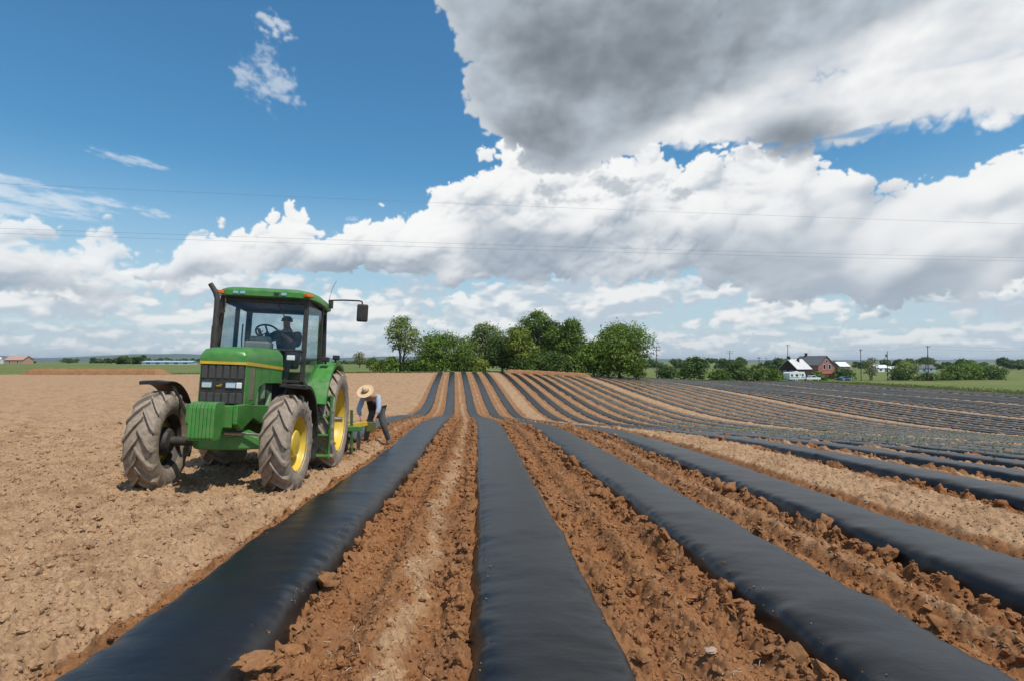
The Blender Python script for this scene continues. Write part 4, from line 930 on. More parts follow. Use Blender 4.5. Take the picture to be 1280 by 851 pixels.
# camper trailer
def wheel_pair(t, spots, r, w, ax='Y'):
    for x, y in spots:
        b = MB(); b.lathe([(.001, -w / 2), (r * .92, -w / 2), (r, -w / 3), (r, w / 3), (r * .92, w / 2), (.001, w / 2)], 20, axis='Y'); o = b.build('wheel', M_RUB2, t, smooth=40); o.location = (x, y, r)
        b = MB(); b.lathe([(.001, -w / 2 - .02), (r * .55, -w / 2 - .01), (r * .55, w / 2 + .01), (.001, w / 2 + .02)], 16, axis='Y'); b.build('rim', M_WHITE, o)
cx_, cy_ = 101.2, 178.5
t = empty('camper_trailer', (cx_, cy_, gzf(cx_, cy_) - .05), 'white camper trailer parked in front of the dark gabled house', 'camper', rz=R(24))
b = MB(); b.prism([(-3.8, .55), (3.5, .55), (3.95, 1.1), (3.9, 2.1), (3.45, 2.95), (-3.3, 2.95), (-3.7, 2.6), (-3.85, 1.6)], -1.2, 1.2); b.build('body', M_WHITE2, t, .06)
for u, z, w_, h_ in ((-2.7, 1.9, .9, .7), (-.3, 1.9, 1.1, .75), (2.5, 1.9, .8, .7)): b = MB(); b.box((u, -1.21, z), (w_, .04, h_)); b.build('window', M_WIN, t)
b = MB(); b.box((1.2, -1.215, 1.6), (.7, .05, 1.8)); dd_ = b.build('door', M_WHITE, t, .02); b = MB(); b.box((1.2, -1.25, 2.1), (.4, .02, .5)); b.build('pane', M_WIN, dd_)
b = MB(); b.box((0, -1.212, 1.15), (7.2, .03, .22)); b.build('stripe', M_BLUECAR, t)
b = MB(); b.box((.6, 0, 3.06), (1.1, .9, .24)); b.build('roof_unit', M_WHITE, t, .05)
b = MB(); b.bar((3.7, 0, .55), (4.9, 0, .5), .10, .10); b.build('tow_bar', M_DARK, t)
wheel_pair(t, [(-.9, -1.05), (-.1, -1.05), (-.9, 1.05), (-.1, 1.05)], .33, .22)
# pickup and car
def vehicle(name, x, y, rz, paint, prof, glass, W_, lab, cat, r, axles, bed=None):
    t = empty(name, (x, y, gzf(x, y) - .03), lab, cat, rz=rz)
    b = MB(); b.prism(prof, -W_ / 2, W_ / 2); b.build('body', paint, t, .05)
    for k, q in enumerate(glass):
        if q[0] == 's':
            for s in (1, -1): b = MB(); b.prism(q[1], s * W_ / 2 - .015, s * W_ / 2 + .012); b.build('window', M_WIN, t)
        else: b = MB(); (a0, z0), (a1, z1) = q[1]; b.bar((a0, 0, z0), (a1, 0, z1), W_ * .82, .02, (0, 0, 1)) ; b.build('windscreen', M_WIN, t)
    if bed: b = MB(); b.box(*bed); b.build('cargo_bed', M_DARK, t)
    for s in (1, -1):
        xf = max(p[0] for p in prof); b = MB(); b.box((xf - .02, s * W_ * .36, .75), (.06, .30, .16)); b.build('headlight', M_CHROME, t)
    wheel_pair(t, [(a, s * (W_ / 2 - .1)) for a in axles for s in (1, -1)], r, .24); return t
vehicle('pickup_truck', 107.7, 179.6, R(10), M_WHITE, [(-2.7, .5), (2.6, .5), (2.65, .95), (2.55, 1.12), (1.2, 1.2), (.6, 1.78), (-.75, 1.80), (-.85, 1.15), (-2.7, 1.12)], [('s', [(.95, 1.22), (.5, 1.68), (-.65, 1.70), (-.7, 1.22)]), ('w', ((1.20, 1.24), (.62, 1.78)))], 1.9, 'white pickup truck nose to nose with the right end of the white camper', 'pickup truck', .38, (1.65, -1.7), ((-1.75, 0, 1.12), (1.7, 1.6, .06)))
vehicle('parked_car', 121.0, 182.5, R(4), M_BLUECAR, [(-2.1, .4), (2.05, .4), (2.1, .7), (1.9, .86), (1.0, .95), (.35, 1.38), (-1.1, 1.40), (-1.75, .98), (-2.1, .92)], [('s', [(.85, .98), (.3, 1.30), (-1.0, 1.32), (-1.45, .98)]), ('w', ((1.02, .97), (.38, 1.39)))], 1.7, 'blue car parked in the grass below the dark tree', 'car', .31, (1.3, -1.3))

# ------------------------------------------------------------------ poles and wires
GP = 'utility poles along the far road'
def pole(x, y, top, label, arms=1, arm_w=2.0, r=.14, extra=None, lamp=False):
    z = gzf(x, y); t = empty('utility_pole', (x, y, z - .3), label, 'utility pole', GP); H = EYE + top - z + .3
    b = MB(); b.tube([(0, 0, 0), (0, 0, H * .5), (0, 0, H)], [r, r * .85, r * .65], 10); b.build('post', M_WOOD, t, smooth=50)
    for k in range(arms):
        b = MB(); b.box((0, -.12, H - .35 - .9 * k), (arm_w, .10, .13)); a = b.build('crossarm', M_WOOD, t)
        for u in (-.45, -.2, .2, .45):
            b = MB(); b.tube([(u * arm_w, -.12, H - .30 - .9 * k), (u * arm_w, -.12, H - .12 - .9 * k)], [.05, .035], 8); b.build('insulator', M_SLATE, a)
    if extra == 'brace':
        b = MB(); b.tube([(-1.9, -.3, 0), (-.08, -.05, H * .78)], [.12, .09], 8); b.build('brace', M_WOOD, t, smooth=50)
    if extra == 'can':
        b = MB(); b.lathe([(.001, H - 1.9), (.26, H - 1.88), (.28, H - 1.3), (.24, H - 1.05), (.001, H - 1.0)], 16, (-.36, 0, 0), 'Z'); b.build('transformer', M_SLATE, t, smooth=40)
    if lamp:
        b = MB(); b.tube([(0, 0, H - .3), (-.6, -.1, H - .1), (-.9, -.15, H - .25)], .035, 8); a = b.build('lamp_arm', M_STEEL, t); b = MB(); b.lathe([(.001, .16), (.12, .15), (.28, 0), (.24, -.06), (.001, -.08)], 16, (-.95, -.15, H - .38), 'Z'); b.build('lamp', M_WHITE, a)
    return Vector((x, y, EYE + top))
P1 = pole(50.6, 161, 4.5, 'utility pole with two crossarms right beside the big broad tree', 2, 2.2, .13)
P2 = pole(117.4, 262, 5.2, 'utility pole with two crossarms behind the wide dark tree', 2, 3.4, .17)
P3 = pole(84.6, 168.5, 1.5, 'utility pole in front of the trees left of the white camper', 1, 1.2, .12)
P4 = pole(79.0, 166, 1.0, 'thin bare pole against the wide dark tree', 0, 1, .07)
P5 = pole(170.0, 330, 2.6, 'thin far pole above the trees left of the dark gabled house', 1, 1.6, .14)
P6 = pole(120.0, 216, 6.7, 'tall pole rising behind the dark gabled house', 1, 1.8, .16)
P7 = pole(123.6, 178.5, 4.1, 'utility pole carrying a lamp beside the thin pale tree', 1, 1.0, .15, lamp=True)
P8 = pole(132.6, 178.5, 3.5, 'utility pole carrying a transformer right of the thin pale tree', 0, 1, .15, 'can')
P9 = pole(146.4, 178.5, 5.2, 'tallest roadside utility pole, held by a slanted brace', 1, 1.6, .17, 'brace')
P10 = pole(-158.5, 250, .4, 'thin pale pole far off behind the left green field', 0, 1, .09)
M_WIRE = simple('wire', (.22, .225, .23), .5, .3, var=.1)
def wire(a, b_, sag, r, label, group=None, n=28):
    a, b_ = Vector(a), Vector(b_); m = MB()
    m.tube([a.lerp(b_, i / n) - Vector((0, 0, 4 * sag * (i / n) * (1 - i / n))) for i in range(n + 1)], r, 6)
    return tag(m.build('power_line', M_WIRE, smooth=60), label, 'power line', group)
wire(P9, P9 + Vector((60, 4, .2)), .8, .022, 'roadside wire running right from the braced pole out of the picture', 'roadside wires')
wire(P9 - Vector((0, 0, .9)), P9 + Vector((60, 4, -.7)), .8, .022, 'lower roadside wire running right from the braced pole', 'roadside wires')
wire(P9, P8, .25, .018, 'short roadside wire between the braced pole and the transformer pole', 'roadside wires')
wire(P8, P7 + Vector((0, 0, -.4)), .2, .018, 'short roadside wire between the transformer pole and the lamp pole', 'roadside wires')
wire(P7 + Vector((0, 0, -.4)), P6 + Vector((0, 0, -.6)), .8, .018, 'wire from the lamp pole to the tall pole behind the dark gabled house', 'roadside wires')
# three conductors crossing the whole sky
wire((-130, 47.5, EYE + 17.6), (150, 69.5, EYE + 17.0), 1.3, .009, 'highest thin wire spanning the whole sky', 'wires across the sky', 60)
wire((-130, 47.5, EYE + 13.6), (150, 69.5, EYE + 13.4), 1.6, .009, 'middle thin wire spanning the whole sky, upper of the close pair', 'wires across the sky', 60)
wire((-130, 47.9, EYE + 13.15), (150, 69.9, EYE + 13.15), 1.6, .009, 'lowest thin wire spanning the whole sky, lower of the close pair', 'wires across the sky', 60)
# ------------------------------------------------------------------ loose clods, crumbs and straw

def ico(sub):
    bm = bmesh.new(); bmesh.ops.create_icosphere(bm, subdivisions=sub, radius=1.0)
    v = np.array([p.co[:] for p in bm.verts]); f = np.array([[q.index for q in fc.verts] for fc in bm.faces]); bm.free(); return v, f
def clod_shapes(sub, n, rough):
    v0, f0 = ico(sub); out = []
    for i in range(n):
        o = Vector((i * 7.3, i * 3.1, i * 1.7)); v = []
        cuts = [(Vector(RNG.normal(size=3)).normalized(), RNG.uniform(.50, .80)) for _ in range(5)]
        for p in v0:
            p = Vector(p); r = 1 + rough * mnoise.noise(p * 1.1 + o) + rough * .8 * mnoise.noise(p * 2.6 + o) + rough * .6 * mnoise.noise(p * 5.5 + o)
            q = p * r
            for nrm, d in cuts:
                e = q.dot(nrm) - d
                if e > 0: q -= nrm * e * .8
            v.append(q)
        out.append(np.array(v) * np.array((1, RNG.uniform(.55, 1), RNG.uniform(.4, .8))))
    return out, f0
def rot_mats(n, tilt=.8):
    a = RNG.uniform(0, 2 * np.pi, n); b = RNG.normal(0, tilt, n); c = RNG.normal(0, tilt, n)
    ca, sa, cb, sb, cc, sc = np.cos(a), np.sin(a), np.cos(b), np.sin(b), np.cos(c), np.sin(c)
    Rz = np.zeros((n, 3, 3)); Rz[:, 0, 0] = ca; Rz[:, 0, 1] = -sa; Rz[:, 1, 0] = sa; Rz[:, 1, 1] = ca; Rz[:, 2, 2] = 1
    Rx = np.zeros((n, 3, 3)); Rx[:, 0, 0] = 1; Rx[:, 1, 1] = cb; Rx[:, 1, 2] = -sb; Rx[:, 2, 1] = sb; Rx[:, 2, 2] = cb
    Ry = np.zeros((n, 3, 3)); Ry[:, 1, 1] = 1; Ry[:, 0, 0] = cc; Ry[:, 0, 2] = sc; Ry[:, 2, 0] = -sc; Ry[:, 2, 2] = cc
    return Rz @ Rx @ Ry
def soil_z(x, y):
    h, fr, d = soil_detail(x, y)
    return gz(x, y) + row_profile(d, None, y) + h, fr, d
def scatter(name, x, y, s, shapes, faces, sink=.25, tilt=.8, fresh=None):
    z, fr, d = soil_z(x, y); n = len(x)
    if fresh is not None: fr = np.full(n, fresh)
    M = rot_mats(n, tilt); pick = RNG.integers(0, len(shapes), n); A = np.stack(shapes)
    V = np.einsum('nij,nvj->nvi', M, A[pick]) * s[:, None, None]
    V += np.stack([x, y, z + s * (.5 - sink) * .6], -1)[:, None]
    k = A.shape[1]; F = (faces[None] + (np.arange(n) * k)[:, None, None]).reshape(-1, faces.shape[1])
    fa = np.repeat(np.clip(fr * 1.05 - .05 + RNG.normal(0, .10, n), 0, 1), k)
    me = np_mesh(name, V.reshape(-1, 3), F, {'fresh': fa, 'grass': np.zeros(len(fa))})
    return me
def pts_along(L, side, y0, y1, n, off=.55, sig=.07, pw=1.5):
    y = y0 + (y1 - y0) * RNG.uniform(0, 1, n) ** pw
    return L + bend(y) + side * (off + np.abs(RNG.normal(0, sig, n)) - .03), y
def sizes(n, lo, hi, p=.47): return np.minimum(hi, lo * RNG.uniform(.003, 1, n) ** -p)
cx, cy, cs = [], [], []
for L, side, n, hi in ((-1.67, 1, 2600, .095), (.42, -1, 2600, .060), (.42, 1, 1500, .055), (2.42, -1, 3400, .095), (2.42, 1, 1500, .06), (4.45, -1, 2400, .10), (4.45, 1, 900, .055), (-1.67, -1, 1100, .034), (7.85, -1, 1500, .085), (7.85, 1, 500, .07), (9.9, -1, 700, .07), (11.95, -1, 500, .07), (-3.75, 1, 700, .06), (-3.75, -1, 500, .05)):
    x, y = pts_along(L, side, 15.0 if L == -3.75 else 1.2, 34 if L != -1.67 or side > 0 else 26, n, .54)
    cx.append(x); cy.append(y); cs.append(sizes(n, .010, hi, .54) * (1 + .018 * y))
for a, b, n, hi in ((-1.05, -.2, 8500, .040), (.98, 1.85, 8000, .050), (2.98, 3.85, 6000, .050), (5.1, 7.2, 9000, .016)):
    y = 1.2 + 26 * RNG.uniform(0, 1, n) ** 1.9
    cx.append(RNG.uniform(a, b, n)); cy.append(y); cs.append(sizes(n, .008, hi) * (1 + .02 * y))
n = 34000                                                            # crumbs on the dry unworked field
th = RNG.uniform(R(-48), R(-6), n); rr = 2.2 + 22 * RNG.uniform(0, 1, n) ** 1.5
x, y = rr * np.sin(th), rr * np.cos(th); ok = x < -2.35; cx.append(x[ok]); cy.append(y[ok]); cs.append(sizes(n, .006, .034, .52)[ok] * (1 + .03 * rr[ok]))
cx, cy, cs = map(np.concatenate, (cx, cy, cs))
dd = np.abs(nearest_bed(cx, cy)); ok = (dd > .485) & (cs < .5); cx, cy, cs = cx[ok], cy[ok], cs[ok]
big = (cs > .030) & (np.hypot(cx, cy) < 9)
SH3, F3 = clod_shapes(3, 10, .55); SH2, F2 = clod_shapes(2, 12, .55)
tag(link('soil_clods', scatter('soil_clods', cx[~big], cy[~big], cs[~big], SH2, F2), M_CLODS), kind='stuff')
tag(link('large_soil_clods', scatter('large_soil_clods', cx[big], cy[big], cs[big], SH3, F3, .3), M_CLODS, smooth=40), kind='stuff')
n = 900
bl = RNG.choice([-1.67, .42, 2.42, 4.45], n, p=[.3, .3, .25, .15]); sgn = RNG.choice([-1, 1], n); off = .43 - np.abs(RNG.normal(0, .06, n)); y = 1.5 + 12 * RNG.uniform(0, 1, n) ** 1.7
x = bl + bend(y) + sgn * off; z = gz(x, y) + np.interp(off, [0, .126, .243, .333, .351, .405, .44], [.133, .130, .122, .115, .110, .088, .04]); sz = RNG.uniform(.002, .007, n) * (1 + .03 * y)
M = rot_mats(n); A = np.stack(SH2); V = np.einsum('nij,nvj->nvi', M, A[RNG.integers(0, len(SH2), n)]) * sz[:, None, None] + np.stack([x, y, z + sz * .3], -1)[:, None]
F = (F2[None] + (np.arange(n) * A.shape[1])[:, None, None]).reshape(-1, 3)
tag(link('soil_crumbs', np_mesh('soil_crumbs', V.reshape(-1, 3), F, {'fresh': np.full(n * A.shape[1], .6), 'grass': np.zeros(n * A.shape[1])}), M_CLODS), kind='stuff')
# the few lumps and stones one would point at
SH4, F4 = clod_shapes(4, 6, .42)
M_STONE = simple('pale_stone', (.40, .27, .19), .85, var=.3, scale=14, bmp=.004)
def lump(name, i, x, y, dims, rz, tilt, label, cat, mat=None, up=0.0):
    me = np_mesh(name, SH4[i] * np.array(dims), F4, {'fresh': np.full(len(SH4[i]), .75), 'grass': np.zeros(len(SH4[i]))})
    o = link(name, me, mat or M_CLODS, smooth=180)
    zz, _, _ = soil_z(np.array([x]), np.array([y])); o.location = (x, y, float(zz[0]) + up); o.rotation_euler = (tilt[0], tilt[1], rz)
    return tag(o, label, cat)
# the few lumps one would point at
lump('soil_clod', 0, -1.17, 3.16, (.125, .075, .065), .9, (.5, .1), 'flat oval soil clod leaning on the left black bed, bottom of the picture', 'soil clod', up=.085)
lump('soil_clod', 1, -1.02, 3.12, (.085, .080, .075), .2, (.1, .2), 'rounded soil clod right beside the flat oval one', 'soil clod', up=.06)
lump('stone', 2, 1.36, 3.35, (.060, .045, .032), .4, (.2, .1), 'pale stone lying between the middle bed and the next one', 'stone', M_STONE, .02)
lump('soil_clod', 3, 1.66, 4.50, (.095, .075, .055), .3, (.1, .1), 'large rounded clod against the left edge of the right foreground bed', 'soil clod', up=.03)
b = MB(); b.loft([[(x * k, y * k, z) for x, y in ((-.012, -.004), (.012, -.006), (.010, .006), (-.012, .005))] for z, k in ((0, 1), (.08, 1.1), (.13, .8), (.16, .15))])
st = b.build('wood_splinter', simple('splinter_wood', (.34, .21, .12), .9), smooth=40); zz, _, _ = soil_z(np.array([1.80]), np.array([5.15])); st.location = (1.78, 5.15, float(zz[0])); st.rotation_euler = (.1, .06, .3)
tag(st, 'upright wood splinter standing in the clods beside the right foreground bed', 'splinter')
# straw and chaff
M_CHAFF = simple('dry_straw', (.55, .44, .28), .8, var=.2)
n = 2600
th = RNG.uniform(R(-46), R(52), n); rr = 1.8 + 9 * RNG.uniform(0, 1, n) ** 1.6
x, y = rr * np.sin(th), rr * np.cos(th)
ok = (np.abs(nearest_bed(x, y)) > .62); x, y = x[ok], y[ok]; n = len(x)
z, _, _ = soil_z(x, y); a = RNG.uniform(0, np.pi, n); ln = RNG.uniform(.012, .055, n); wd = RNG.uniform(.0012, .0028, n); ti = RNG.normal(0, .35, n)
d = np.stack([np.cos(a), np.sin(a), ti], -1); s_ = np.stack([-np.sin(a), np.cos(a), np.zeros(n)], -1)
c0 = np.stack([x, y, z + .008 + np.abs(ti) * ln * .5], -1); bend_ = np.stack([np.zeros(n), np.zeros(n), ln * .12], -1)
e0, e1 = c0 - d * ln[:, None] / 2, c0 + d * ln[:, None] / 2; mi = c0 + bend_; w3 = s_ * wd[:, None]; up = np.array((0, 0, .0015))
V = np.stack([e0 - w3, e0 + w3, e0 + up, mi - w3, mi + w3, mi + up, e1 - w3, e1 + w3, e1 + up], 1).reshape(-1, 3)
T_ = np.array([(0, 1, 4, 3), (1, 2, 5, 4), (2, 0, 3, 5), (3, 4, 7, 6), (4, 5, 8, 7), (5, 3, 6, 8)])
F = (T_[None] + (np.arange(n) * 9)[:, None, None]).reshape(-1, 4)
tag(link('straw_bits', np_mesh('straw_bits', V, F), M_CHAFF), kind='stuff')
# young crop set through the film of the older blocks
P, Sz = [], []
for b_, k, L in BEDS:
    dn = {1: [0, 0, .25, .7, 1, 1, 1, 1], 2: [.9] * 8, 3: [.7] * 8, 4: [.55] * 8, 5: [.5] * 8, 6: [.5] * 8}.get(b_, [0] * 8)[k]
    if dn == 0: continue
    ys = np.arange(max(bed_start(b_, k, L), L * .55), bed_end(L), .42 if b_ < 3 else .60)
    for sgn in (-1, 1):
        keep = RNG.uniform(size=len(ys)) < dn; yy = ys[keep] + RNG.normal(0, .06, keep.sum()); xx = L + bend(yy) + sgn * .17 + RNG.normal(0, .03, len(yy))
        P.append(np.stack([xx, yy, gz(xx, yy) + .13], -1)); Sz.append(RNG.uniform(.05, .11, len(yy)))
P = np.concatenate(P); Sz = np.concatenate(Sz); n = len(P); m_ = 6
a = RNG.uniform(0, 2 * np.pi, (n, m_)); up = RNG.uniform(.35, 1.1, (n, m_)); dv_ = np.stack([np.cos(a), np.sin(a), up], -1); sd_ = np.stack([-np.sin(a), np.cos(a), a * 0], -1); s3 = Sz[:, None, None]
b0 = P[:, None] + np.zeros((n, m_, 3)); q = np.stack([b0, b0 + dv_ * s3 * .5 + sd_ * s3 * .22, b0 + dv_ * s3, b0 + dv_ * s3 * .5 - sd_ * s3 * .22], 2).reshape(-1, 3)
tag(link('crop_seedlings', np_mesh('crop_seedlings', q, np.arange(len(q)).reshape(-1, 4), {'tone': np.repeat(RNG.uniform(0, 1, n * m_), 4)}), leaf_mat('seedling_leaf', (.12, .145, .075), (.27, .29, .18))), kind='stuff')
# rough grass along the verges
gx_, gy_ = [], []
n = 16000
u = RNG.uniform(-60, 104, n); yy = np.where(u < -4, 103 + .012 * (-4 - u), 104 + .62 * np.maximum(0, u + 4)) + 2.0 + np.abs(RNG.normal(0, 3.0, n)) + .4
gx_.append(u + bend(yy)); gy_.append(yy)
yy = RNG.uniform(100, 172, 7000); uu = 105 + np.abs(RNG.normal(0, 7, 7000)); gx_.append(uu + bend(yy)); gy_.append(yy)
x, y = np.concatenate(gx_), np.concatenate(gy_); n = len(x); z = gz(x, y)
h = RNG.uniform(.06, .20, n) * (1 + .5 * (perlin(x * .2, y * .2, 5) > .2)); a = RNG.uniform(0, np.pi, n); lean = RNG.normal(0, .25, (n, 2))
c, s_ = np.cos(a) * .16, np.sin(a) * .16
q = np.stack([np.stack([x - c, y - s_, z - .03], -1), np.stack([x + c, y + s_, z - .03], -1), np.stack([x + c * .5 + lean[:, 0] * h, y + s_ * .5 + lean[:, 1] * h, z + h], -1), np.stack([x - c * .5 + lean[:, 0] * h, y - s_ * .5 + lean[:, 1] * h, z + h * .85], -1)], 1).reshape(-1, 3)
tag(link('verge_grass', np_mesh('verge_grass', q, np.arange(len(q)).reshape(-1, 4), {'tone': np.repeat(RNG.uniform(0, 1, n), 4)}), leaf_mat('verge_leaf', (.09, .125, .03), (.25, .25, .09))), kind='stuff')
# ------------------------------------------------------------------ clouds: an azimuth x elevation map of the southern sky, worked out here
# (cover, and the light a lit cloud sends down), laid over the Nishita air in the world shader
AZ0, AZ1, EL0, EL1, DEG = -72.0, 72.0, -1.0, 57.0, .085
def blur(a, r):
    """three box passes"""
    r = max(1, int(round(r)))
    for _ in range(2):
        for ax in (0, 1):
            p = np.pad(a, [(r + 1, r) if i == ax else (0, 0) for i in (0, 1)], mode='edge'); c = np.cumsum(p, axis=ax, dtype=np.float64)
            n = a.shape[ax]
            hi = np.take(c, range(2 * r + 1, 2 * r + 1 + n), axis=ax); lo = np.take(c, range(0, n), axis=ax)
            a = (hi - lo) / (2 * r + 1)
    return a
def cloud_map():
    az = np.arange(AZ0, AZ1, DEG); el = np.arange(EL0, EL1, DEG)
    A, E = np.meshgrid(az, el)                                  # rows = elevation, upwards
    def crv(pts): p = np.array(pts); return np.interp(az, p[:, 0], p[:, 1])[None]
    def blob(a, e, ra, re): return 1 - ((A - a) / ra) ** 2 - ((E - e) / re) ** 2
    def ns(a, e, o, sd, gain=.5): return fbm(A / a, E / e, o, sd, gain)
    wA = .9 * ns(5, 4, 4, 301); wE = .7 * ns(5, 4, 4, 307)
    def heads(a, e, sd, pw=.6):
        """domes like cauliflower heads"""
        return lumps((A + wA) / a, (E + wE) / e, 1.0, sd, pw)
    def light(H, k, L=(-.28, .70, .62)):
        gy, gx = np.gradient(H); gx /= DEG; gy /= DEG
        nx, ny, nz = -gx * k, -gy * k, 1.0
        return (nx * L[0] + ny * L[1] + nz * L[2]) / np.sqrt(nx * nx + ny * ny + nz * nz)
    rgb = np.zeros(A.shape + (3,)); alpha = np.zeros(A.shape)
    def over(c, a):
        nonlocal rgb, alpha
        a = np.clip(a, 0, 1)
        out = a + alpha * (1 - a)
        rgb = np.where(out[..., None] > 1e-5, (c * a[..., None] + rgb * (alpha * (1 - a))[..., None]) / np.maximum(out, 1e-5)[..., None], c)
        alpha = out
    def mix3(t, a, b): t = np.clip(t, 0, 1)[..., None]; return np.array(a) * (1 - t) + np.array(b) * t
    # --- small cumulus low over the horizon: flat bases, heaped tops, in receding rows
    for e0, e1, size, seed, cov in ((-.5, 3.6, 2.3, 400, .56), (2.0, 9.6, 4.8, 420, .60)):
        q = size / 4.8
        def dens(de):
            n = fbm(A / (size * 1.7), (E + de) / (size * .52), 5, seed)
            return n + .55 * fbm(A / (size * 4), (E + de) / (size * 1.2), 2, seed + 1)
        hd_ = heads(1.5 * q, 1.0 * q, seed + 2); hs = heads(.62 * q, .45 * q, seed + 4)
        win = sstep(e0, e0 + 1.2 * q + .6, E) * sstep(e1, e1 - 2.6 * q, E)
        d0 = dens(0); D = d0 * .75 + cov - .9 * (1 - win) + (hd_ - .45) * .62 + (hs - .45) * .30
        a = sstep(0, .36, D)
        l = light(blur(hd_ * 1.0 * q + hs * .4 * q, 1.5), .8)
        t = .46 + 1.3 * (d0 - dens(.22 * size)) + .75 * (l - .62) + .5 * (hd_ - .5)
        over(mix3(t, (.53, .61, .69), (.95, .94, .925)), a * win * (.66 if size < 3 else .86) * sstep(-.6, 1.4, E))
    # --- the bank of towering cumulus
    top = crv([(-72, 9), (-46, 10.5), (-39, 11), (-36.2, 10.9), (-32.7, 10.4), (-29.9, 8.4), (-28.2, 9.2), (-26.8, 11.8), (-24.5, 12.3), (-22, 12.2), (-20.2, 13.4), (-18.4, 15.0), (-17.0, 14.2), (-15.9, 11.9),
               (-14.6, 12.6), (-13.2, 13.8), (-10.4, 13.9), (-7.8, 14.3), (-5.6, 16.4), (-3.5, 18.0), (-.1, 19.8), (2.4, 20.8), (8.1, 20.6), (16, 20.6), (20.6, 20.0), (27.7, 19.4), (33.5, 17.2), (35.8, 15.2), (41.8, 15.2), (46, 16.4), (60, 13), (72, 12)])
    bot = crv([(-72, 3), (-39, 3.4), (-34, 3.8), (-29.5, 4.4), (-26, 6.2), (-22, 7.2), (-15.5, 7.3), (-8, 7.6), (-3.2, 7.5), (3.2, 7.3), (8, 7.6), (12.8, 8.1), (20.5, 7.4), (25.5, 5.8), (28.8, 4.5), (35, 3.9), (40.5, 4.0), (45, 5.2), (60, 5), (72, 5)])
    h1 = heads(3.6, 2.9, 501); h2_ = heads(1.6, 1.35, 503); h3 = heads(.75, .62, 505); h4 = heads(.34, .29, 507)
    f = ns(7, 5, 6, 511)
    west = sstep(-22, -31, A); east = sstep(22, 34, A)
    D = np.minimum(np.minimum((top - E), (E - bot) * 1.3), 3.0)
    D = D + (h1 - .45) * 1.7 + (h2_ - .45) * 1.0 + (h3 - .4) * .55 + (h4 - .4) * .30 + f * (.8 + .9 * west) - .12
    soft = .22 + .45 * sstep(.45, .15, (E - bot) / (top - bot)) + .45 * west
    a = sstep(0, 1, D / soft)
    holes = sstep(.30, .62, ns(9, 3.4, 5, 520) + .15 * (h2_ - .5) - .25 + .75 * west * sstep(9.5, 6.5, E) * .6) * sstep(-14, -24, A)
    a = a * (1 - .8 * holes)
    H = h1 * 2.1 + h2_ * 1.05 + h3 * .42 + h4 * .16 + np.clip(D, 0, 3) * .5 + f * .8
    l = light(blur(H, .8), .36); lb = light(blur(H, 7), .55)
    l = l + (lb - l) * (.35 + .5 * east)
    ao = np.clip((blur(H, 18) - H) * .55, 0, 1) * (1 - .6 * east)
    big = ns(13, 6, 4, 530)
    hg = np.clip((E - bot) / np.maximum(top - bot, 1), 0, 1)
    t = .86 + .46 * (l - .60) + .42 * (lb - .6) - .24 * ao + .40 * (hg - .5) + .38 * big - .08 * east
    t = np.where(t > .8, .8 + (1 - np.exp(-(t - .8) * 2.5)) * .22, t)
    c = mix3(t, (.40, .47, .56), (.985, .985, .975))
    under = sstep(.66, .20, hg + .16 * big + .08 * f) * (.35 + .65 * sstep(-.25, .35, ns(11, 5, 3, 540) + .25 * sstep(.5, .1, abs(A - 1) / 16) + .45 * np.exp(-((A - 28) / 8) ** 2)))
    c = c * (1 - .88 * under[..., None]) + np.array((.37, .44, .52)) * .88 * under[..., None] * (1 + .20 * (l - .6))[..., None]
    grey_e = np.exp(-((A - 31) / 11) ** 2 - ((E - 9.5) / 4.0) ** 2) * .35
    c = c * (1 - grey_e[..., None]) + np.array((.60, .65, .70)) * grey_e[..., None]
    over(c, a * (1 - .18 * west))
    # --- the dark cloud overhead to the right
    ub = crv([(-72, 62), (-12, 50), (-9, 41), (-7.4, 36.5), (-5.6, 32.7), (-4.4, 31), (-2.8, 28.6), (-2.9, 25.9), (-1.6, 23.9), (.3, 22), (3.2, 19.2), (7.3, 17.4), (11.3, 17.2), (15.3, 18.0), (18.4, 19.5),
              (22.1, 19.2), (25, 18.2), (30.4, 16.8), (34.1, 16.8), (37.6, 17.2), (40.8, 17.2), (45.6, 17.4), (60, 20), (72, 22)])
    # distance to the outline: elevation gap near the flat part, azimuth gap at the steep western edge
    we = np.interp(el, [16, 20.3, 22, 23.9, 25.9, 28.6, 31, 32.7, 36.5, 41, 57], [4, 3.2, .3, -1.6, -2.9, -2.8, -4.4, -5.6, -7.4, -9, -14])[:, None]
    g1 = heads(3.0, 2.4, 601); g2 = heads(1.3, 1.05, 603); g3 = heads(.55, .46, 605)
    fu = ns(9, 5, 7, 611); fs = ns(2.2, 1.6, 6, 613)
    D = np.minimum(np.minimum((E - ub) * 1.0, (A - we) * .9), 3.0)
    D = D + (g1 - .45) * 1.3 + (g2 - .45) * .8 + (g3 - .4) * .35 + fu * 1.1 + fs * .45
    a = sstep(0, 1, (D - .05) / (.60 + .9 * sstep(14, 24, A)))
    gaps = sstep(.25, .7, ns(10, 2.2, 5, 620) - .12) * sstep(22, 30, A) * sstep(24, 19, E)
    a *= 1 - .75 * gaps
    # a grey belly north of a slanting line, white below it
    line = (E - np.interp(az, [-72, 8, 15, 20, 30, 38, 46, 72], [15, 16, 19.4, 22.4, 24.2, 26.4, 29.0, 35])[None]) / 3.2
    bel = np.maximum(np.clip(line, -1, 1), .9 * blob(29.8, 19.7, 5.2, 2.6))
    th = bel + .34 * fu + .10 * fs + .10 * (g1 - .45)
    edge = sstep(.2, 2.4, np.minimum((E - ub), (A - we) * .9) + .4 * fu + .5 * (g1 - .45))
    dk = sstep(-.25, .75, th) * (.62 + .38 * edge)
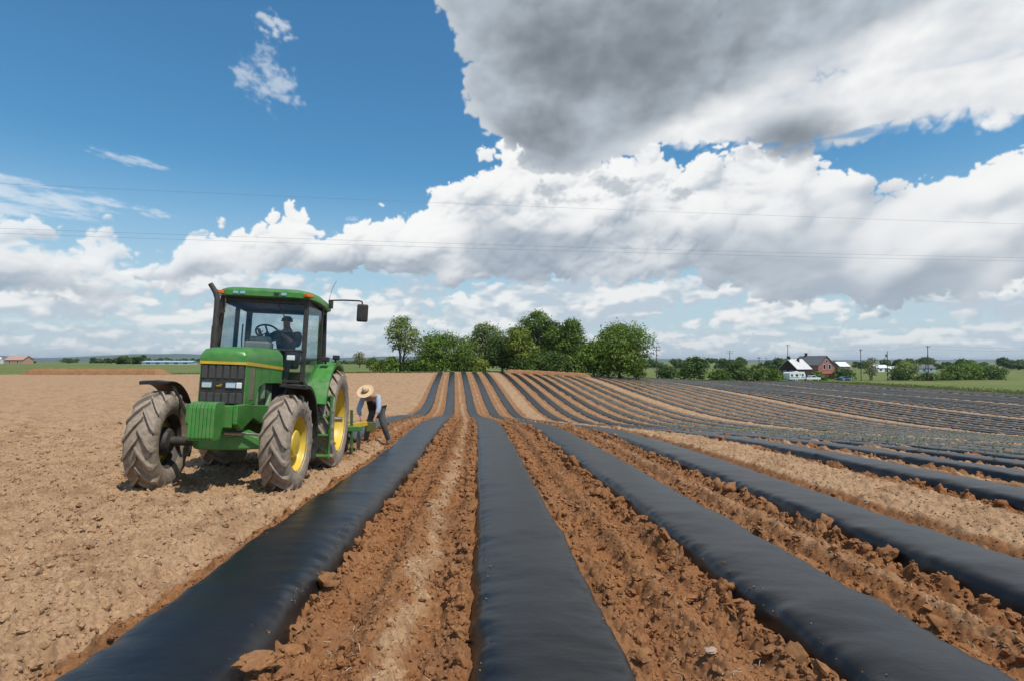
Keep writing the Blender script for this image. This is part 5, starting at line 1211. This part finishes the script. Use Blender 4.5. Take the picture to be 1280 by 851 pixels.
    deep = sstep(-.2, 1.1, .9 * np.maximum.reduce([blob(15, 29, 15, 6.5), .85 * blob(5.5, 22.0, 6, 4.0), .8 * blob(29.8, 19.6, 5, 2.2), .7 * blob(34, 34, 14, 5)]) + .45 * ns(10, 5, 5, 630)) * edge
    Hu = g1 * 1.2 + g2 * .5 + g3 * .2 + fu * 1.2 + fs * .5
    lu = light(blur(Hu, 1.5), .16) * .5 + light(blur(Hu, 9), .34) * .5
    w = mix3(.66 + 1.1 * (lu - .60) + .5 * fu, (.56, .61, .67), (.95, .95, .945))
    g = mix3(deep, (.43, .485, .545), (.225, .258, .295)) * (1 + .48 * (lu - .60) + .10 * fs)[..., None]
    over(w * (1 - dk[..., None]) + g * dk[..., None], a)
    # --- grey scud below it
    sc = np.maximum.reduce([blob(7.6, 16.2, 3.0, 1.3), blob(13.8, 16.8, 2.7, 1.5), .9 * blob(19.5, 16.2, 2.2, .9), .9 * blob(5.5, 19.6, 2.8, 1.4)])
    s_ = sstep(.25, 1.35, sc + 1.1 * ns(2.6, 1.5, 6, 701) + .4 * (g3 - .4))
    over(np.ones(A.shape + (3,)) * np.array((.40, .455, .52)), s_ * .72)
    # --- loose wisps in the blue
    def wisp(a0, e0, ra, re, seed, k=1.0, an=0.0):
        u = (A - a0) * math.cos(an) + (E - e0) * math.sin(an); v = -(A - a0) * math.sin(an) + (E - e0) * math.cos(an)
        d = 1 - (u / ra) ** 2 - (v / re) ** 2 + .95 * fbm((u + wA * .3) / (ra * .55), v / (re * .55), 6, seed, .6) - .15
        return k * sstep(-.25, 1.25, d) * np.clip(d + .6, 0, 1)
    wsp = np.zeros(A.shape)
    for q in ((-19.9, 29.0, 1.9, 1.0, 801, .75, -.2), (-20.6, 27.0, 1.1, .7, 803, .35), (-20.3, 24.6, 3.0, 2.0, 805, .62, -.25), (-30.9, 16.45, 2.9, .45, 807, .6, -.08), (-29.4, 12.5, 1.7, .45, 809, .5, -.1), (-12.6, 13.6, .7, .25, 811, .5),
              (-8.0, 34.9, 1.5, 1.3, 813, .6, .5), (-38.5, 12.7, 7.5, 1.1, 815, .75, -.06), (-41, 11.6, 8, .8, 817, .7, -.04), (-55, 20, 6, 1.2, 819, .5), (55, 30, 9, 4, 821, .7)):
        wsp = np.maximum(wsp, wisp(*q))
    over(np.ones(A.shape + (3,)) * np.array((.90, .925, .945)), wsp * (1 - alpha) * .74)
    # fade out at the borders of the map
    bd = sstep(AZ0, AZ0 + 8, A) * sstep(AZ1, AZ1 - 8, A) * sstep(EL1, EL1 - 8, E)
    return rgb, alpha * bd
CRGB, CALPHA = cloud_map()
# ------------------------------------------------------------------ world: Nishita air, the cloud map in front of it, loose node-made cloud elsewhere
W = bpy.data.worlds.new('World'); S.world = W; W.use_nodes = True
wt = W.node_tree; bg = wt.nodes['Background']
sky = nd(wt, 'ShaderNodeTexSky'); sky.sky_type = 'NISHITA'; sky.sun_disc = False
sky.sun_elevation = R(62); sky.sun_rotation = R(138); sky.altitude = 200
sky.air_density = 1.25; sky.dust_density = .5; sky.ozone_density = 2.2
bg.inputs['Strength'].default_value = .10
tc = nd(wt, 'ShaderNodeTexCoord').outputs['Generated']
sx = nd(wt, 'ShaderNodeSeparateXYZ'); lk(wt, tc, sx.inputs[0])
X_, Y_, Z_ = sx.outputs
AZ = mth(wt, 'MULTIPLY', mth(wt, 'ARCTAN2', X_, Y_), 57.29578)      # degrees, clockwise from straight ahead (+Y)
EL = mth(wt, 'MULTIPLY', mth(wt, 'ARCSINE', Z_), 57.29578)
def step(x, a, b):
    n = nd(wt, 'ShaderNodeMapRange'); n.interpolation_type = 'SMOOTHSTEP'
    lk(wt, x, n.inputs['Value']); n.inputs['From Min'].default_value = a; n.inputs['From Max'].default_value = b
    return n.outputs['Result']
def comb(a, b):
    n = nd(wt, 'ShaderNodeCombineXYZ'); lk(wt, a, n.inputs[0]); lk(wt, b, n.inputs[1]); return n.outputs[0]
hs = nd(wt, 'ShaderNodeHueSaturation'); hs.inputs['Saturation'].default_value = 1.10; hs.inputs['Value'].default_value = 1.0
lk(wt, sky.outputs[0], hs.inputs['Color'])
col = mixc(wt, 1.0, hs.outputs['Color'], (.61, 1.08, 1.22), 'MULTIPLY')
col = mixc(wt, mth(wt, 'MULTIPLY', step(EL, 19.0, -1.0), .90), col, (5.7, 6.6, 7.5))      # milkier towards the horizon
rows, cols = CALPHA.shape
img = bpy.data.images.new('cloud_map', cols, rows, alpha=True, float_buffer=True); img.colorspace_settings.name = 'Non-Color'; img.alpha_mode = 'CHANNEL_PACKED'
img.pixels.foreach_set(np.dstack([CRGB, CALPHA]).astype(np.float32).ravel()); img.update(); img.pack()
it = nd(wt, 'ShaderNodeTexImage'); it.image = img; it.extension = 'CLIP'; it.interpolation = 'Cubic'
lk(wt, comb(mth(wt, 'DIVIDE', mth(wt, 'SUBTRACT', AZ, AZ0), AZ1 - AZ0), mth(wt, 'DIVIDE', mth(wt, 'SUBTRACT', EL, EL0), EL1 - EL0)), it.inputs['Vector'])
cl = nd(wt, 'ShaderNodeVectorMath'); cl.operation = 'SCALE'; lk(wt, it.outputs['Color'], cl.inputs[0]); cl.inputs['Scale'].default_value = 9.9
nz = noise(wt, 2.6, 5, .6, tc, .2)
away = step(mth(wt, 'MAXIMUM', mth(wt, 'ABSOLUTE', AZ), mth(wt, 'ADD', EL, 14.0)), 64.0, 74.0)
k = mth(wt, 'MULTIPLY', mth(wt, 'MULTIPLY', ramp(wt, nz, [(.52, 0), (.66, 1)]), away), step(EL, 1.0, 8.0))
col = mixc(wt, k, col, ramp(wt, nz, [(.52, (8.0, 8.2, 8.4)), (.8, (5.0, 5.4, 5.9))]))
col = mixc(wt, it.outputs['Alpha'], col, cl.outputs[0])
lk(wt, col, bg.inputs['Color'])
W.cycles.sampling_method = 'MANUAL'; W.cycles.sample_map_resolution = 512
# ------------------------------------------------------------------ camera, sun
cam = bpy.data.cameras.new('camera'); cam.sensor_width = 36; cam.lens = 20.0; cam.clip_start = .1; cam.clip_end = 30000
co_ = bpy.data.objects.new('camera', cam); COL.objects.link(co_)
co_.location = (0, 0, EYE); co_.rotation_euler = (R(90 + 2.13), 0, R(-3.2)); S.camera = co_
HAZE = 8e-5
SUN_EL, SUN_AZ = 62.0, 138.0            # azimuth clockwise from straight ahead: behind the camera, to the right
sd = Vector((math.sin(R(SUN_AZ)) * math.cos(R(SUN_EL)), math.cos(R(SUN_AZ)) * math.cos(R(SUN_EL)), math.sin(R(SUN_EL))))
sun = bpy.data.lights.new('sun', 'SUN'); sun.energy = 3.9; sun.angle = R(.53); sun.color = (1.0, .955, .88)
so = bpy.data.objects.new('sun', sun); COL.objects.link(so); so.rotation_euler = (-sd).to_track_quat('-Z', 'Y').to_euler(); so.location = (20, -20, 60)

# ------------------------------------------------------------------ the summer air: one even haze round the whole scene
b = MB(); b.box((0, 0, 38.0), (29200, 29200, 104)); hz = b.build('haze', bpy.data.materials.new('haze_air')); tag(hz, kind='stuff')
hm = hz.data.materials[0]; hm.use_nodes = True; hn = hm.node_tree
for n in list(hn.nodes):
    if n.type != 'OUTPUT_MATERIAL': hn.nodes.remove(n)
vo = nd(hn, 'ShaderNodeVolumePrincipled'); vo.inputs['Color'].default_value = (.78, .88, 1.0, 1); vo.inputs['Density'].default_value = HAZE; vo.inputs['Anisotropy'].default_value = .3
lk(hn, vo.outputs[0], [n for n in hn.nodes if n.type == 'OUTPUT_MATERIAL'][0].inputs['Volume'])
